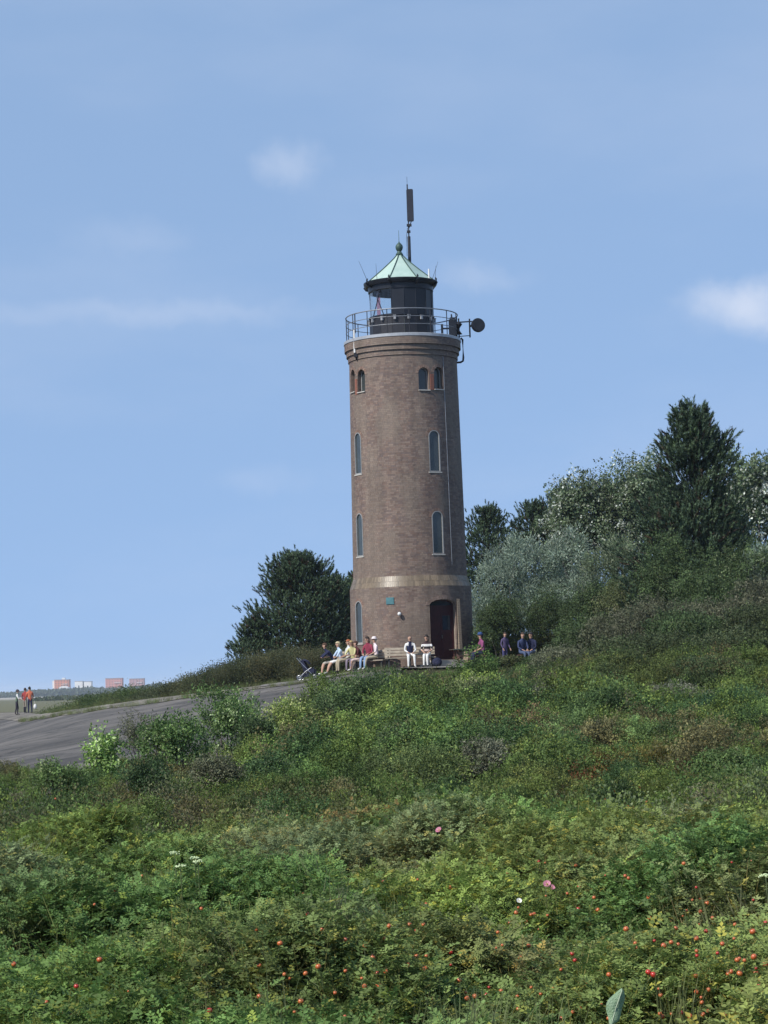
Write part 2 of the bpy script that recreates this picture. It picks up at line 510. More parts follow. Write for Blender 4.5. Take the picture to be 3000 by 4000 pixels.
# measured heights
z_ledge0, z_ledge1 = zh(2300), zh(2258)
z_c0, z_c1, z_c2, z_ct = zh(1412), zh(1395), zh(1372), zh(1345)
z_slab = z_ct + .14
def rad(z):
    """tower radius at a height"""
    if z < z_ledge0: return 2.715 - .02 * z / z_ledge0
    if z < z_ledge1: return 2.695 - (z - z_ledge0) / (z_ledge1 - z_ledge0) * .165
    if z < z_c0: return 2.53 - .12 * (z - z_ledge1) / (z_c0 - z_ledge1)
    if z < z_c1: return 2.455
    if z < z_c2: return 2.525
    return 2.60
# openings: azimuth, half width, sill height, spring height, rise of the arch
DEG = R(1)
def opening(kind, az, px, ytop, ybot, w):
    a = az * DEG
    r = rad(zh((ytop + ybot) / 2))
    zt, zb = zfront(px, ytop, a, r), zfront(px, ybot, a, r)
    return dict(kind=kind, a=a, w=w / 2, zb=zb, zt=zt)
OPS = []
for q in range(4):
    for d in (-9, 9):
        OPS.append(opening('upper', 30 + 90 * q + d, 1657, 1435, 1522, .50))
for q in range(4):
    o1 = opening('long', 30 + 90 * q, 1698, 1680, 1842, .56); OPS.append(o1)
    o2 = opening('long', 30 + 90 * q, 1714, 1995, 2163, .56); OPS.append(o2)
    if q == 0:
        d_ = opening('door', 31, 1733, 2340, 2578, 1.36); OPS.append(d_)
    else:
        o3 = opening('long', 30 + 90 * q + 1, 1714, 2338, 2503, .56); OPS.append(o3)
DOOR = d_
for o in OPS:
    if o['kind'] == 'door':
        o['rise'] = .26; o['zb'] = .36
    else:
        o['rise'] = o['w']
    o['zs'] = o['zt'] - o['rise']
def half_at(o, z):
    """half width of an opening at a height, None outside"""
    if z < o['zb'] or z > o['zt']: return None
    if z <= o['zs']: return o['w']
    t = (z - o['zs']) / o['rise']
    return o['w'] * math.sqrt(max(0.0, 1 - t ** 2)) if o['kind'] != 'door' else o['w'] * math.sqrt(max(0, 1 - t ** 1.9))
CH = .078
courses = []
z = 0.0
while z < z_ct - .02:
    courses.append(z); z += CH
g = np.random.default_rng(11)
bv, bcol, cv, cf = [], [], [], []
singles = []
def brick_box(a0, a1, z0, z1, r0b, r1t, depth=.09):
    """eight corners of a brick: r0b / r1t radius at its foot and head"""
    out = []
    for (rb, zz) in ((r0b, z0), (r1t, z1)):
        for (aa, rr) in ((a0, rb), (a1, rb), (a1, rb - depth), (a0, rb - depth)):
            out.append((rr * math.sin(aa), -rr * math.cos(aa), zz))
    return out
def wear(a, z):
    return float(fbm(np.array([a * 3.1 + 40]), np.array([z * .55 + 9]), 4)[0])
for ci, z0 in enumerate(courses):
    zm = z0 + CH / 2
    ledge = z_ledge0 <= zm < z_ledge1
    r = rad(zm)
    cuts = []
    for o in OPS:
        h = half_at(o, zm)
        if h:
            da = h / r
            cuts.append((o['a'] - da, o['a'] + da))
    # mortar core, course by course, interrupted at the openings
    segs = []
    N = 120
    edges = [2 * math.pi * i / N - math.pi for i in range(N + 1)]
    for c0, c1 in cuts:
        c0 = (c0 + math.pi) % (2 * math.pi) - math.pi; c1 = (c1 + math.pi) % (2 * math.pi) - math.pi
        edges += [c0, c1]
    edges = sorted(edges)
    def inside(a):
        for c0, c1 in cuts:
            m_ = (c0 + c1) / 2; hw = (c1 - c0) / 2
            d = (a - m_ + math.pi) % (2 * math.pi) - math.pi
            if abs(d) < hw - 1e-6: return True
        return False
    rb, rt = (rad(z0) if not (ledge) else rad(max(z0, z_ledge0))), rad(min(z0 + CH, z_ct))
    if abs(rb - rt) > .02 and not ledge: rb = rt = r
    for e0, e1 in zip(edges[:-1], edges[1:]):
        if e1 - e0 < 1e-6 or inside((e0 + e1) / 2): continue
        k = len(cv)
        for (aa, rr, zz) in ((e0, rb - .005, z0), (e1, rb - .005, z0), (e1, rt - .005, z0 + CH), (e0, rt - .005, z0 + CH)):
            cv.append((rr * math.sin(aa), -rr * math.cos(aa), zz))
        cf.append((k, k + 1, k + 2, k + 3))
    # bricks
    if ledge: continue
    a = -math.pi + (ci % 2) * .06 + g.uniform(0, .03)
    end = a + 2 * math.pi
    corn = z0 > z_c0
    while a < end - .02:
        ln = (.215 if g.random() < .55 else .103) / r
        if corn: ln = .103 / r
        a1 = min(a + ln, end)
        pieces = [(a, a1)]
        for c0, c1 in cuts:
            new = []
            for p0, p1 in pieces:
                sft = round(((p0 + p1) / 2 - (c0 + c1) / 2) / (2 * math.pi)) * 2 * math.pi
                d0, d1 = c0 + sft, c1 + sft
                if p1 <= d0 or p0 >= d1: new.append((p0, p1)); continue
                if p0 < d0: new.append((p0, d0))
                if p1 > d1: new.append((d1, p1))
            pieces = new
        for p0, p1 in pieces:
            if (p1 - p0) * r < .03: continue
            j = g.normal(0, .0008)
            t = g.random()
            wv = wear((p0 + p1) / 2, zm)
            rec = (p0 + .0045 / r, p1 - .0045 / r, z0 + .004, z0 + CH - .006, r + j, t, wv)
            am = (p0 + p1) / 2
            amw = (am + math.pi) % (2 * math.pi) - math.pi
            if .95 < zm < 2.35 and -.62 < amw < .25 and (p1 - p0) * r > .09 and len(singles) < 300:
                singles.append(rec)
            else:
                bv += brick_box(*rec[:4], rb + j, rt + j)
                bcol.append((t, wv))
        a = a1 + .002 / r
bv = np.array(bv)
nb = len(bcol)
base = (np.arange(nb) * 8)[:, None]
quad = np.array([[0, 1, 5, 4], [1, 2, 6, 5], [3, 0, 4, 7], [4, 5, 6, 7], [3, 2, 1, 0]])
bf = (base[:, None, :] + quad[None]).reshape(-1, 4)
bc = np.array(bcol)
BR = np.array([.99, .905, .83]) * np.array([(.175, .127, .108), (.200, .155, .132), (.155, .115, .102), (.190, .152, .135), (.212, .170, .145), (.140, .110, .104)])
def brick_colour(t, wv):
    t = np.asarray(t); wv = np.asarray(wv)
    i = (t * 5.999).astype(int)
    c = BR[i] * (.9 + .2 * ((t * 37.7) % 1))[:, None]
    k = sm(.38, .68, wv)[:, None]
    return c * (1 - .55 * k) + np.array([.190, .152, .118]) * .55 * k
def brick_material(name, obj=False):
    m = bpy.data.materials.new(name); m.use_nodes = True
    t = m.node_tree; b = t.nodes['Principled BSDF']
    b.inputs['Roughness'].default_value = .72; b.inputs['Specular IOR Level'].default_value = .35
    if obj:
        a = t.nodes.new('ShaderNodeObjectInfo'); col = a.outputs['Color']
    else:
        a = t.nodes.new('ShaderNodeAttribute'); a.attribute_name = 'col'; col = a.outputs['Color']
    ge = t.nodes.new('ShaderNodeNewGeometry')
    n = t.nodes.new('ShaderNodeTexNoise'); n.inputs['Scale'].default_value = 14; n.inputs['Detail'].default_value = 5
    t.links.new(ge.outputs['Position'], n.inputs['Vector'])
    r = t.nodes.new('ShaderNodeMapRange'); r.inputs['To Min'].default_value = .78; r.inputs['To Max'].default_value = 1.22
    t.links.new(n.outputs['Fac'], r.inputs['Value'])
    mp = t.nodes.new('ShaderNodeMapping'); mp.inputs['Scale'].default_value = (2.6, 2.6, .16)
    t.links.new(ge.outputs['Position'], mp.inputs['Vector'])
    n5 = t.nodes.new('ShaderNodeTexNoise'); n5.inputs['Scale'].default_value = 1.0; n5.inputs['Detail'].default_value = 6; n5.inputs['Roughness'].default_value = .65
    t.links.new(mp.outputs['Vector'], n5.inputs['Vector'])
    n6 = t.nodes.new('ShaderNodeTexNoise'); n6.inputs['Scale'].default_value = .8; n6.inputs['Detail'].default_value = 5
    t.links.new(ge.outputs['Position'], n6.inputs['Vector'])
    r5 = t.nodes.new('ShaderNodeMapRange'); r5.inputs['From Min'].default_value = .3; r5.inputs['From Max'].default_value = .7; r5.inputs['To Min'].default_value = .80; r5.inputs['To Max'].default_value = 1.16
    t.links.new(n5.outputs['Fac'], r5.inputs['Value'])
    r6 = t.nodes.new('ShaderNodeMapRange'); r6.inputs['From Min'].default_value = .3; r6.inputs['From Max'].default_value = .7; r6.inputs['To Min'].default_value = .86; r6.inputs['To Max'].default_value = 1.12
    t.links.new(n6.outputs['Fac'], r6.inputs['Value'])
    m5 = t.nodes.new('ShaderNodeMath'); m5.operation = 'MULTIPLY'; t.links.new(r5.outputs['Result'], m5.inputs[0]); t.links.new(r6.outputs['Result'], m5.inputs[1])
    m6 = t.nodes.new('ShaderNodeMath'); m6.operation = 'MULTIPLY'; t.links.new(m5.outputs[0], m6.inputs[0]); t.links.new(r.outputs['Result'], m6.inputs[1])
    mx = t.nodes.new('ShaderNodeVectorMath'); mx.operation = 'SCALE'
    t.links.new(col, mx.inputs[0]); t.links.new(m6.outputs[0], mx.inputs['Scale'])
    t.links.new(mx.outputs[0], b.inputs['Base Color'])
    bp = t.nodes.new('ShaderNodeBump'); bp.inputs['Strength'].default_value = .4; bp.inputs['Distance'].default_value = .01
    t.links.new(n.outputs['Fac'], bp.inputs['Height']); t.links.new(bp.outputs['Normal'], b.inputs['Normal'])
    return m
M_brick = brick_material('brick')
M_brick1 = brick_material('brick face', True)
M_mortar = pmat('mortar', (.175, .145, .125), (.135, .112, .098), 9, .9, bump=.3)
o = np_obj('mortar_core', np_mesh('mortar_core', cv, cf, M_mortar), LH)
o = np_obj('brickwork', np_mesh('brickwork', bv, bf, M_brick, np.repeat(brick_colour(bc[:, 0], bc[:, 1]), 8, 0)), LH)
tag(o, kind='stuff')
ub = MB().box((0, 0, 0), (1, 1, 1)).build('brick', M_brick1, LH)
ume = ub.data; bpy.data.objects.remove(ub)
sc_col = brick_colour(np.array([s[5] for s in singles]), np.array([s[6] for s in singles]))
for s, c in zip(singles, sc_col):
    b_ = bpy.data.objects.new('brick', ume); link(b_, LH)
    am = (s[0] + s[1]) / 2; r = s[4] - .045
    b_.location = (r * math.sin(am), -r * math.cos(am), (s[2] + s[3]) / 2)
    b_.rotation_euler = (0, 0, am)
    b_.scale = ((s[1] - s[0]) * s[4], .09, s[3] - s[2])
    b_.color = (*c, 1)
# sloping weathered ledge above the plinth: bricks laid on edge, two rows, glazed by weather
def glaze_mat():
    m = brick_material('glazed ledge brick'); b = m.node_tree.nodes['Principled BSDF']
    b.inputs['Roughness'].default_value = .40; b.inputs['Specular IOR Level'].default_value = .42
    return m
lv, lc = [], []
rows = 2
for k in range(rows):
    za = z_ledge0 + (z_ledge1 - z_ledge0) * k / rows; zb = z_ledge0 + (z_ledge1 - z_ledge0) * (k + 1) / rows
    N = 188
    for i in range(N):
        a0 = 2 * math.pi * (i + .5 * k) / N; a1 = a0 + 2 * math.pi / N
        ra, rb_ = rad(za + 1e-4) + g.normal(0, .003) + .004, rad(zb - 1e-4) + .004
        lv += brick_box(a0 + .0016, a1 - .0016, za + .004, zb - .004, ra, rb_, .11)
        # top corners of the box follow the slope
        t = g.random()
        w_ = wear(a0, za * 3)
        c = np.array([.185, .140, .092]) * (.8 + .4 * t) if w_ < .62 else np.array([.2, .15, .10]) * (.8 + .4 * t)
        lc.append(c)
lv = np.array(lv)
# shear: brick_box uses r at foot for both depth faces, so move the head ring inwards
lf = ((np.arange(len(lc)) * 8)[:, None, None] + quad[None]).reshape(-1, 4)
o = np_obj('ledge_brickwork', np_mesh('ledge_brickwork', lv, lf, glaze_mat(), np.repeat(np.array(lc), 8, 0)), LH)
tag(o, kind='stuff', label='yellowish sloping brick ledge above the plinth')

# ---- windows and door
M_frame = pmat('pale window frame', (.31, .31, .30), (.24, .24, .235), 12, .5)
M_glass = pmat('dark window glass', (.050, .062, .060), (.035, .042, .045), 2.0, .18, spec=.6)
M_reveal = pmat('brick reveal', (.20, .15, .12), (.15, .11, .09), 20, .85, bump=.4)
M_redbrick = pmat('red brick', (.30, .115, .075), (.20, .085, .06), 22, .8, bump=.4)
M_sill = pmat('pale sill', (.48, .45, .40), (.38, .36, .32), 14, .7)
def outline(o, grow=0.0, n=14):
    w = o['w'] + grow; zb = o['zb'] - grow; zs = o['zs']; rise = o['rise'] + grow
    pts = [(-w, zb), (w, zb)]
    for i in range(n + 1):
        t = math.pi * i / n
        pts.append((w * math.cos(t), zs + rise * math.sin(t)))
    return pts
def place(o, r, s, z, d):
    """point at lateral s, height z, d in front of the wall face of an opening"""
    a = o['a']; n = (math.sin(a), -math.cos(a)); t = (math.cos(a), math.sin(a))
    rr = r + d
    return (rr * n[0] + s * t[0], rr * n[1] + s * t[1], z)
def ring_strip(o, r, g0, g1, d0, d1, curved0=False):
    """ring between outline grown by g0 (depth d0) and by g1 (depth d1)"""
    p0, p1 = outline(o, g0), outline(o, g1)
    n = len(p0); vs = []
    for (s, z) in p0:
        c = (math.sqrt(r * r - s * s) - r) if curved0 else 0
        vs.append(place(o, rad(z) if curved0 else r, s, z, d0 + c))
    for (s, z) in p1: vs.append(place(o, r, s, z, d1))
    fs = [(i, (i + 1) % n, n + (i + 1) % n, n + i) for i in range(n)]
    return vs, fs
def solid_ring(o, r, g0, g1, d0, d1):
    mb = MB()
    for (ga, gb, da, db) in ((g0, g1, d1, d1), (g1, g1, d1, d0), (g1, g0, d0, d0), (g0, g0, d0, d1)):
        v, f = ring_strip(o, r, ga, gb, da, db); mb.add(v, f)
    return mb
def pane_mb(o, r, grow, d, th=.012):
    p = outline(o, grow); n = len(p)
    vs = [place(o, r, s, z, d) for s, z in p] + [place(o, r, s, z, d - th) for s, z in p]
    fs = [tuple(range(n)), tuple(range(2 * n - 1, n - 1, -1))] + [(i, n + i, n + (i + 1) % n, (i + 1) % n) for i in range(n)]
    return MB().add(vs, fs)
def side_name(a):
    d = (math.degrees(a) + 180) % 360 - 180
    return d
for o in OPS:
    if o['kind'] == 'door': continue
    r = min(rad(o['zb']), rad(o['zt']))
    wroot = empty('window', (0, 0, 0), parent=LH)
    mb = MB(); v, f = ring_strip(o, r, 0, 0, .004, -.27, True); mb.add(v, f)
    mb.build('reveal', M_reveal, wroot)
    if o['kind'] == 'long':
        solid_ring(o, r, -.038, .0, -.075, .012).build('frame', M_frame, wroot)
        pane_mb(o, r, -.05, -.04).build('pane', M_glass, wroot)
        s_ = MB(); c = place(o, r, 0, o['zb'] - .035, -.02)
        s_.box(c, (2 * o['w'] + .1, .12, .05), Matrix.Rotation(o['a'], 3, 'Z')); s_.build('sill', M_sill, wroot)
    else:
        solid_ring(o, r, -.045, .0, -.235, -.19).build('frame', M_frame, wroot)
        pane_mb(o, r, -.04, -.21).build('pane', M_glass, wroot)
        s_ = MB(); c = place(o, r, 0, o['zb'] - .025, -.06)
        s_.box(c, (2 * o['w'] + .04, .24, .04), Matrix.Rotation(o['a'], 3, 'Z')); s_.build('sill', M_sill, wroot)
    # arch of bricks set on end round the head
    na = 11 if o['kind'] == 'long' else 9
    av, ac = [], []
    for i in range(na):
        t0 = math.pi * (i + .06) / na; t1 = math.pi * (i + .94) / na
        for dd in (.010, -.06):
            for (tt, gr) in ((t0, .004), (t1, .004), (t1, .125), (t0, .125)):
                s = (o['w'] + gr) * math.cos(tt); zz = o['zs'] + (o['rise'] + gr) * math.sin(tt)
                rr = rad(zz); cc = math.sqrt(rr * rr - s * s) - rr
                av.append(place(o, rr, s, zz, dd + cc))
        ac.append((.22, .15, .115) if g.random() < .6 else (.19, .12, .09))
    af = ((np.arange(na) * 8)[:, None, None] + np.array([[0, 1, 2, 3], [0, 4, 5, 1], [1, 5, 6, 2], [2, 6, 7, 3], [3, 7, 4, 0]])[None]).reshape(-1, 4)
    ob = np_obj('arch', np_mesh('arch', av, af, M_brick, np.repeat(np.array(ac) * g.uniform(.85, 1.15, (na, 1)), 8, 0)), wroot)
# the red brick pier between the two upper right windows
for q in range(4):
    a = R(30 + 90 * q); zz = OPS[0]['zb']
    pr = MB()
    for k in range(9):
        r = rad(zz + .4) + .004
        pr.box((r * math.sin(a), -r * math.cos(a), zz + .04 + k * .078), (.17, .05, .068), Matrix.Rotation(a, 3, 'Z'))
    pr.build('window_pier', M_redbrick, LH)

# door
o = DOOR; r = rad(1.2)
droot = empty('door', (0, 0, 0), parent=LH)
M_maroon = pmat('maroon door paint', (.058, .016, .020), (.04, .012, .016), 5, .42)
mb = MB(); v, f = ring_strip(o, r, 0, 0, .006, -.42, True); mb.add(v, f); mb.build('reveal', pmat('pale jamb', (.34, .285, .225), (.27, .22, .17), 15, .85, bump=.3), droot)
solid_ring(o, r, -.07, 0, -.40, -.30).build('frame', M_maroon, droot)
def leaf(o, s0, s1, name):
    zt = o['zs'] + .12
    mb = MB()
    rot = Matrix.Rotation(o['a'], 3, 'Z')
    zc = (o['zb'] + zt) / 2
    mb.box(place(o, r, (s0 + s1) / 2, zc, -.36), (s1 - s0 - .012, .05, zt - o['zb']), rot)
    for (za, zb) in ((.12, .75), (.85, 1.15)):
        for e, sx in ((s0 + .10, 1), (s1 - .10, -1)):
            mb.box(place(o, r, e, o['zb'] + (za + zb) / 2, -.325), (.03, .02, zb - za), rot)
        for zz in (za, zb):
            mb.box(place(o, r, (s0 + s1) / 2, o['zb'] + zz, -.325), (s1 - s0 - .17, .02, .03), rot)
    return mb.build(name, M_maroon, droot)
leaf(o, -o['w'] + .06, -.0, 'door_leaf'); lf2 = leaf(o, 0, o['w'] - .06, 'door_leaf')
M_doorglass = pmat('door glass', (.03, .04, .06), (.02, .03, .045), 2, .08, spec=.8)
MB().box(place(o, r, .31, o['zb'] + 1.62, -.33), (.40, .015, .62), Matrix.Rotation(o['a'], 3, 'Z')).build('pane', M_doorglass, lf2)
MB().box(place(o, r, .055, o['zb'] + 1.02, -.30), (.03, .07, .16), Matrix.Rotation(o['a'], 3, 'Z')).build('handle', pmat('steel', (.45, .45, .45), None, 8, .35, 1.0), lf2)
tl = MB(); pts = []
for i in range(11):
    t = math.pi * i / 10
    pts.append(((o['w'] - .06) * math.cos(t), o['zs'] + (o['rise'] - .05) * math.sin(t)))
pts = [(-(o['w'] - .06), o['zs'] + .0), ((o['w'] - .06), o['zs'] + .0)] + pts[1:-1]
n = len(pts); vs = [place(o, r, s, z, -.33) for s, z in pts] + [place(o, r, s, z, -.37) for s, z in pts]
tl.add(vs, [tuple(range(n)), tuple(range(2 * n - 1, n - 1, -1))] + [(i, n + i, n + (i + 1) % n, (i + 1) % n) for i in range(n)])
tl.build('fanlight', M_doorglass, droot)
# arch over the door
na = 17; av, ac = [], []
for i in range(na):
    t0 = math.pi * (i + .06) / na; t1 = math.pi * (i + .94) / na
    for dd in (.012, -.06):
        for (tt, gr) in ((t0, .0), (t1, .0), (t1, .15), (t0, .15)):
            s = (o['w'] + gr) * math.cos(tt); zz = o['zs'] + (o['rise'] + gr) * math.sin(tt)
            rr = rad(1.5); cc = math.sqrt(rr * rr - s * s) - rr
            av.append(place(o, rr, s, zz, dd + cc))
    ac.append(np.array((.21, .15, .12)) * g.uniform(.8, 1.15))
af = ((np.arange(na) * 8)[:, None, None] + np.array([[0, 1, 2, 3], [0, 4, 5, 1], [1, 5, 6, 2], [2, 6, 7, 3], [3, 7, 4, 0]])[None]).reshape(-1, 4)
np_obj('arch', np_mesh('arch', av, af, M_brick, np.repeat(np.array(ac), 8, 0)), droot)
rot = Matrix.Rotation(o['a'], 3, 'Z')
M_conc = pmat('pale concrete', (.42, .39, .34), (.32, .30, .26), 7, .85, bump=.3)
for k, (dd, h, w_) in enumerate(((.30, .36, 2.0), (.62, .20, 2.3))):
    MB().box(place(o, r, 0, h / 2 - .15, -.25 + dd / 2), (w_, .9 + dd, h + .3), rot).build('step', M_conc, droot)
# pale strip added for the sunlit door jamb; low brick pier right of the door
pm = MB()
for k in range(34):
    zz = .36 + k * .078
    pm.box(place(o, r, o['w'] + .062, zz + .036, .012 + (.11 - .003 * k) / 2), (.15, .11 - .003 * k, .068), rot)
pm.build('sunlit_jamb_strip', pmat('sandy brick', (.33, .26, .19), (.25, .19, .14), 18, .85, bump=.4), droot)
pm = MB()
for k in range(8):
    pm.box(place(o, r, o['w'] + .13, .04 + k * .078, .45), (.34, .70, .07), rot)
pm.box(place(o, r, o['w'] + .13, .04 + 8 * .078, .45), (.40, .76, .06), rot)
pm.build('step_pier', pmat('sandy brick'), droot) if 'sandy brick' not in MATS else pm.build('step_pier', MATS['sandy brick'], droot)

# ---- cornice top: slab and gallery
M_lead = pmat('pale metal flashing', (.41, .42, .43), (.31, .32, .34), 5, .42, .25)
MB().lathe([(1.2, z_ct - .06), (2.50, z_ct - .06), (2.50, z_ct - .004), (2.625, z_ct - .004), (2.625, z_ct + .115), (2.57, z_ct + .14), (1.2, z_ct + .15)], 96).build('gallery_slab', M_lead, LH)
M_rail = pmat('galvanised rail', (.30, .31, .33), (.20, .21, .23), 9, .45, .5)
M_dark = pmat('dark lantern steel', (.016, .018, .025), (.010, .012, .017), 3, .40, .2)
M_dark2 = pmat('weathered lantern steel', (.026, .025, .030), (.015, .016, .021), 6, .5, .2)
rail = empty('railing', (0, 0, 0), parent=LH)
RR = 2.50
NP = 16
for i in range(NP):
    a = 2 * math.pi * (i + .32) / NP
    p = (RR * math.sin(a), -RR * math.cos(a))
    MB().tube([(p[0], p[1], z_slab - .02), (p[0], p[1], z_slab + 1.08)], .022, 6).build('post', M_dark2, rail)
for (h, rr) in ((1.08, .026), (.74, .016), (.40, .016)):
    MB().tube([(RR * math.sin(2 * math.pi * i / 72), -RR * math.cos(2 * math.pi * i / 72), z_slab + h) for i in range(72)], rr, 6, closed=True).build('rail', M_rail, rail)

# ---- lantern
z_e = zh(1118)                       # eaves
lant = empty('lantern', (0, 0, 0), parent=LH)
RL = 1.43; NS = 16
OFF = R(-18)
def pol(a, r, z): return (r * math.sin(a), -r * math.cos(a), z)
z_m = z_slab + 1.02
def seg_panel(i, r0, z0, z1, th, shrink=.0):
    a0 = OFF + 2 * math.pi * i / NS; a1 = a0 + 2 * math.pi / NS
    a0 += shrink; a1 -= shrink
    vs = []
    for r_ in (r0, r0 - th):
        for (a, z) in ((a0, z0), (a1, z0), (a1, z1), (a0, z1)): vs.append(pol(a, r_, z))
    return MB().add(vs, [(0, 1, 2, 3), (7, 6, 5, 4), (0, 4, 5, 1), (1, 5, 6, 2), (2, 6, 7, 3), (3, 7, 4, 0)])
for i in range(NS):
    seg_panel(i, RL + .012, z_slab, z_m, .05, .004).build('wall_panel', M_dark2, lant)
MB().lathe([(RL + .05, z_m - .04), (RL + .05, z_m + .03), (RL - .08, z_m + .03), (RL - .08, z_m - .04)], 64, closed_prof=True).build('sill_ring', M_dark, lant)
MB().lathe([(RL + .03, z_e - .30), (RL + .05, z_e), (RL - .08, z_e), (RL - .08, z_e - .30)], 64, closed_prof=True).build('head_ring', M_dark, lant)
def glass_mat(name, tint=(.97, .98, .98)):
    m = bpy.data.materials.new(name); m.use_nodes = True
    t = m.node_tree; t.nodes.remove(t.nodes['Principled BSDF']); out = t.nodes['Material Output']
    tr = t.nodes.new('ShaderNodeBsdfTransparent'); tr.inputs['Color'].default_value = (*tint, 1)
    gl = t.nodes.new('ShaderNodeBsdfGlossy'); gl.inputs['Roughness'].default_value = .03
    lw = t.nodes.new('ShaderNodeLayerWeight'); lw.inputs['Blend'].default_value = .5
    fr = t.nodes.new('ShaderNodeMath'); fr.operation = 'POWER'; fr.inputs[1].default_value = 4.5
    t.links.new(lw.outputs['Facing'], fr.inputs[0])
    n = t.nodes.new('ShaderNodeTexNoise'); n.inputs['Scale'].default_value = 3
    ma = t.nodes.new('ShaderNodeMath'); ma.operation = 'MULTIPLY_ADD'; ma.inputs[1].default_value = .06
    t.links.new(n.outputs['Fac'], ma.inputs[0]); t.links.new(fr.outputs[0], ma.inputs[2])
    mx = t.nodes.new('ShaderNodeMixShader')
    t.links.new(ma.outputs[0], mx.inputs['Fac']); t.links.new(tr.outputs[0], mx.inputs[1]); t.links.new(gl.outputs[0], mx.inputs[2])
    t.links.new(mx.outputs[0], out.inputs['Surface'])
    return m
M_clear = glass_mat('clear glass')
for i in range(NS):
    a0 = math.degrees(OFF + 2 * math.pi * i / NS); am = (a0 + 11.25 + 180) % 360 - 180
    glazed = -175 < am < -18
    if glazed:
        seg_panel(i, RL - .02, z_m + .03, z_e - .30, .012, .002).build('pane', M_clear, lant)
    else:
        seg_panel(i, RL, z_m + .03, z_e - .30, .03, .003).build('upper_panel', M_dark, lant)
    if glazed and i % 2 == 0:
        MB().tube([pol(R(a0), RL - .02, z_m), pol(R(a0 + 22.5), RL - .02, z_e - .3)], .022, 6).build('astragal', M_dark, lant)
    elif not glazed:
        MB().tube([pol(R(a0), RL + .005, z_m), pol(R(a0), RL + .005, z_e - .28)], .02, 6).build('astragal', M_dark, lant)
for a in range(-180, 180, 24):  # ring of small pale capped blocks round the lantern wall
    c = pol(R(a), RL + .06, z_m - .16)
    MB().box(c, (.10, .09, .16), Matrix.Rotation(R(a), 3, 'Z')).box((c[0], c[1], c[2] + .09), (.14, .13, .02), Matrix.Rotation(R(a), 3, 'Z')).build('lug', pmat('pale vent paint', (.30, .31, .33), None, 8, .5), lant)
MB().lathe([(.30, z_slab + .3), (.34, z_m), (.30, z_m + .1), (.20, z_m + .12), (.36, z_m + .2), (.42, z_m + .45), (.36, z_m + .72), (.2, z_m + .82), (0.0, z_m + .84)], 20).build('lamp_lens', pmat('lens glass', (.35, .42, .40), (.28, .35, .34), 4, .1, spec=.9), lant)
# coloured sector screen inside the glazing
MB().lathe([(1.22, z_m + .05), (1.22, z_e - .32), (1.20, z_e - .32), (1.20, z_m + .05)], 6, a0=R(-64), a1=R(-50), closed_prof=True).build('red_screen', glass_mat('red glass', (1.0, .60, .58)), lant)
MB().lathe([(0.0, z_slab + .02), (1.3, z_slab + .02)], 32).build('lantern_floor', M_dark2, lant)
MB().lathe([(0.0, z_e - .04), (1.38, z_e - .04)], 32).build('lantern_ceiling', M_dark, lant)
# roof: eight copper facets over a gutter ring
roof = empty('roof', (0, 0, 0), parent=LH)
z_a = zh(995)
M_cop = pmat('verdigris copper', (.43, .54, .47), (.34, .46, .40), 2.5, .55, .1, bump=.15)
M_copd = pmat('dark verdigris', (.06, .11, .09), (.04, .07, .06), 8, .55, .3)
def rprof(t):   # t 0 eave .. 1 apex
    return 1.56 * (1 - t) ** 1.12 + .10, z_e + .06 + (z_a - z_e - .06) * t
NT = 7
for k in range(8):
    a0 = OFF + k * math.pi / 4; a1 = a0 + math.pi / 4
    mb = MB(); vs = []
    for i in range(NT + 1):
        r_, z_ = rprof(i / NT)
        vs += [pol(a0, r_, z_), pol(a1, r_, z_), pol(a0, r_ - .03, z_ - .03), pol(a1, r_ - .03, z_ - .03)]
    fs = []
    for i in range(NT):
        b = i * 4
        fs += [(b, b + 1, b + 5, b + 4), (b + 3, b + 2, b + 6, b + 7)]
    fs += [(0, 2, 3, 1), (NT * 4, NT * 4 + 1, NT * 4 + 3, NT * 4 + 2)]
    mb.add(vs, fs).build('roof_facet', M_cop, roof)
    MB().tube([pol(a0, rprof(i / NT)[0] + .01, rprof(i / NT)[1] + .01) for i in range(NT + 1)], .026, 6).build('rib', M_copd, roof)
    # bracket hook standing at each corner of the eaves
    MB().tube([pol(a0, 1.46, z_e - .10), pol(a0, 1.62, z_e - .05), pol(a0, 1.70, z_e + .05), pol(a0, 1.68, z_e + .18), pol(a0, 1.64, z_e + .26)], [.05, .06, .06, .045, .02], 8).build('eave_hook', M_dark, roof)
MB().lathe([(1.44, z_e - .05), (1.58, z_e - .06), (1.645, z_e + .03), (1.66, z_e + .13), (1.63, z_e + .14), (1.58, z_e + .05), (1.44, z_e + .02)], 64, closed_prof=True).build('gutter', M_dark, roof)
MB().lathe([(.14, z_a - .03), (.17, z_a + .02), (.11, z_a + .10), (.09, z_a + .16), (.12, z_a + .19), (.155, z_a + .26), (.17, z_a + .34), (.15, z_a + .43), (.09, z_a + .50), (.03, z_a + .56), (.014, z_a + .62), (.008, z_a + 1.10), (0, z_a + 1.12)], 20).build('finial', M_copd, roof)
for (az, lean, l_) in ((-63, .45, .95), (-40, .06, .75), (72, .10, .70), (60, .42, .80)):
    b_ = pol(R(az), 1.62, z_e + .08)
    MB().tube([b_, (b_[0] + lean * math.sin(R(az)) * l_ , b_[1] - lean * math.cos(R(az)) * l_, b_[2] + l_)], [.011, .005], 5).build('whip_aerial', M_dark2, roof)
b_ = pol(R(62), 1.45, z_e + .12)
MB().tube([b_, (b_[0], b_[1], b_[2] + .12), (b_[0], b_[1], b_[2] + .5)], [.03, .045, .035], 8).build('white_aerial', pmat('white plastic', (.72, .72, .70), None, 4, .4), roof)
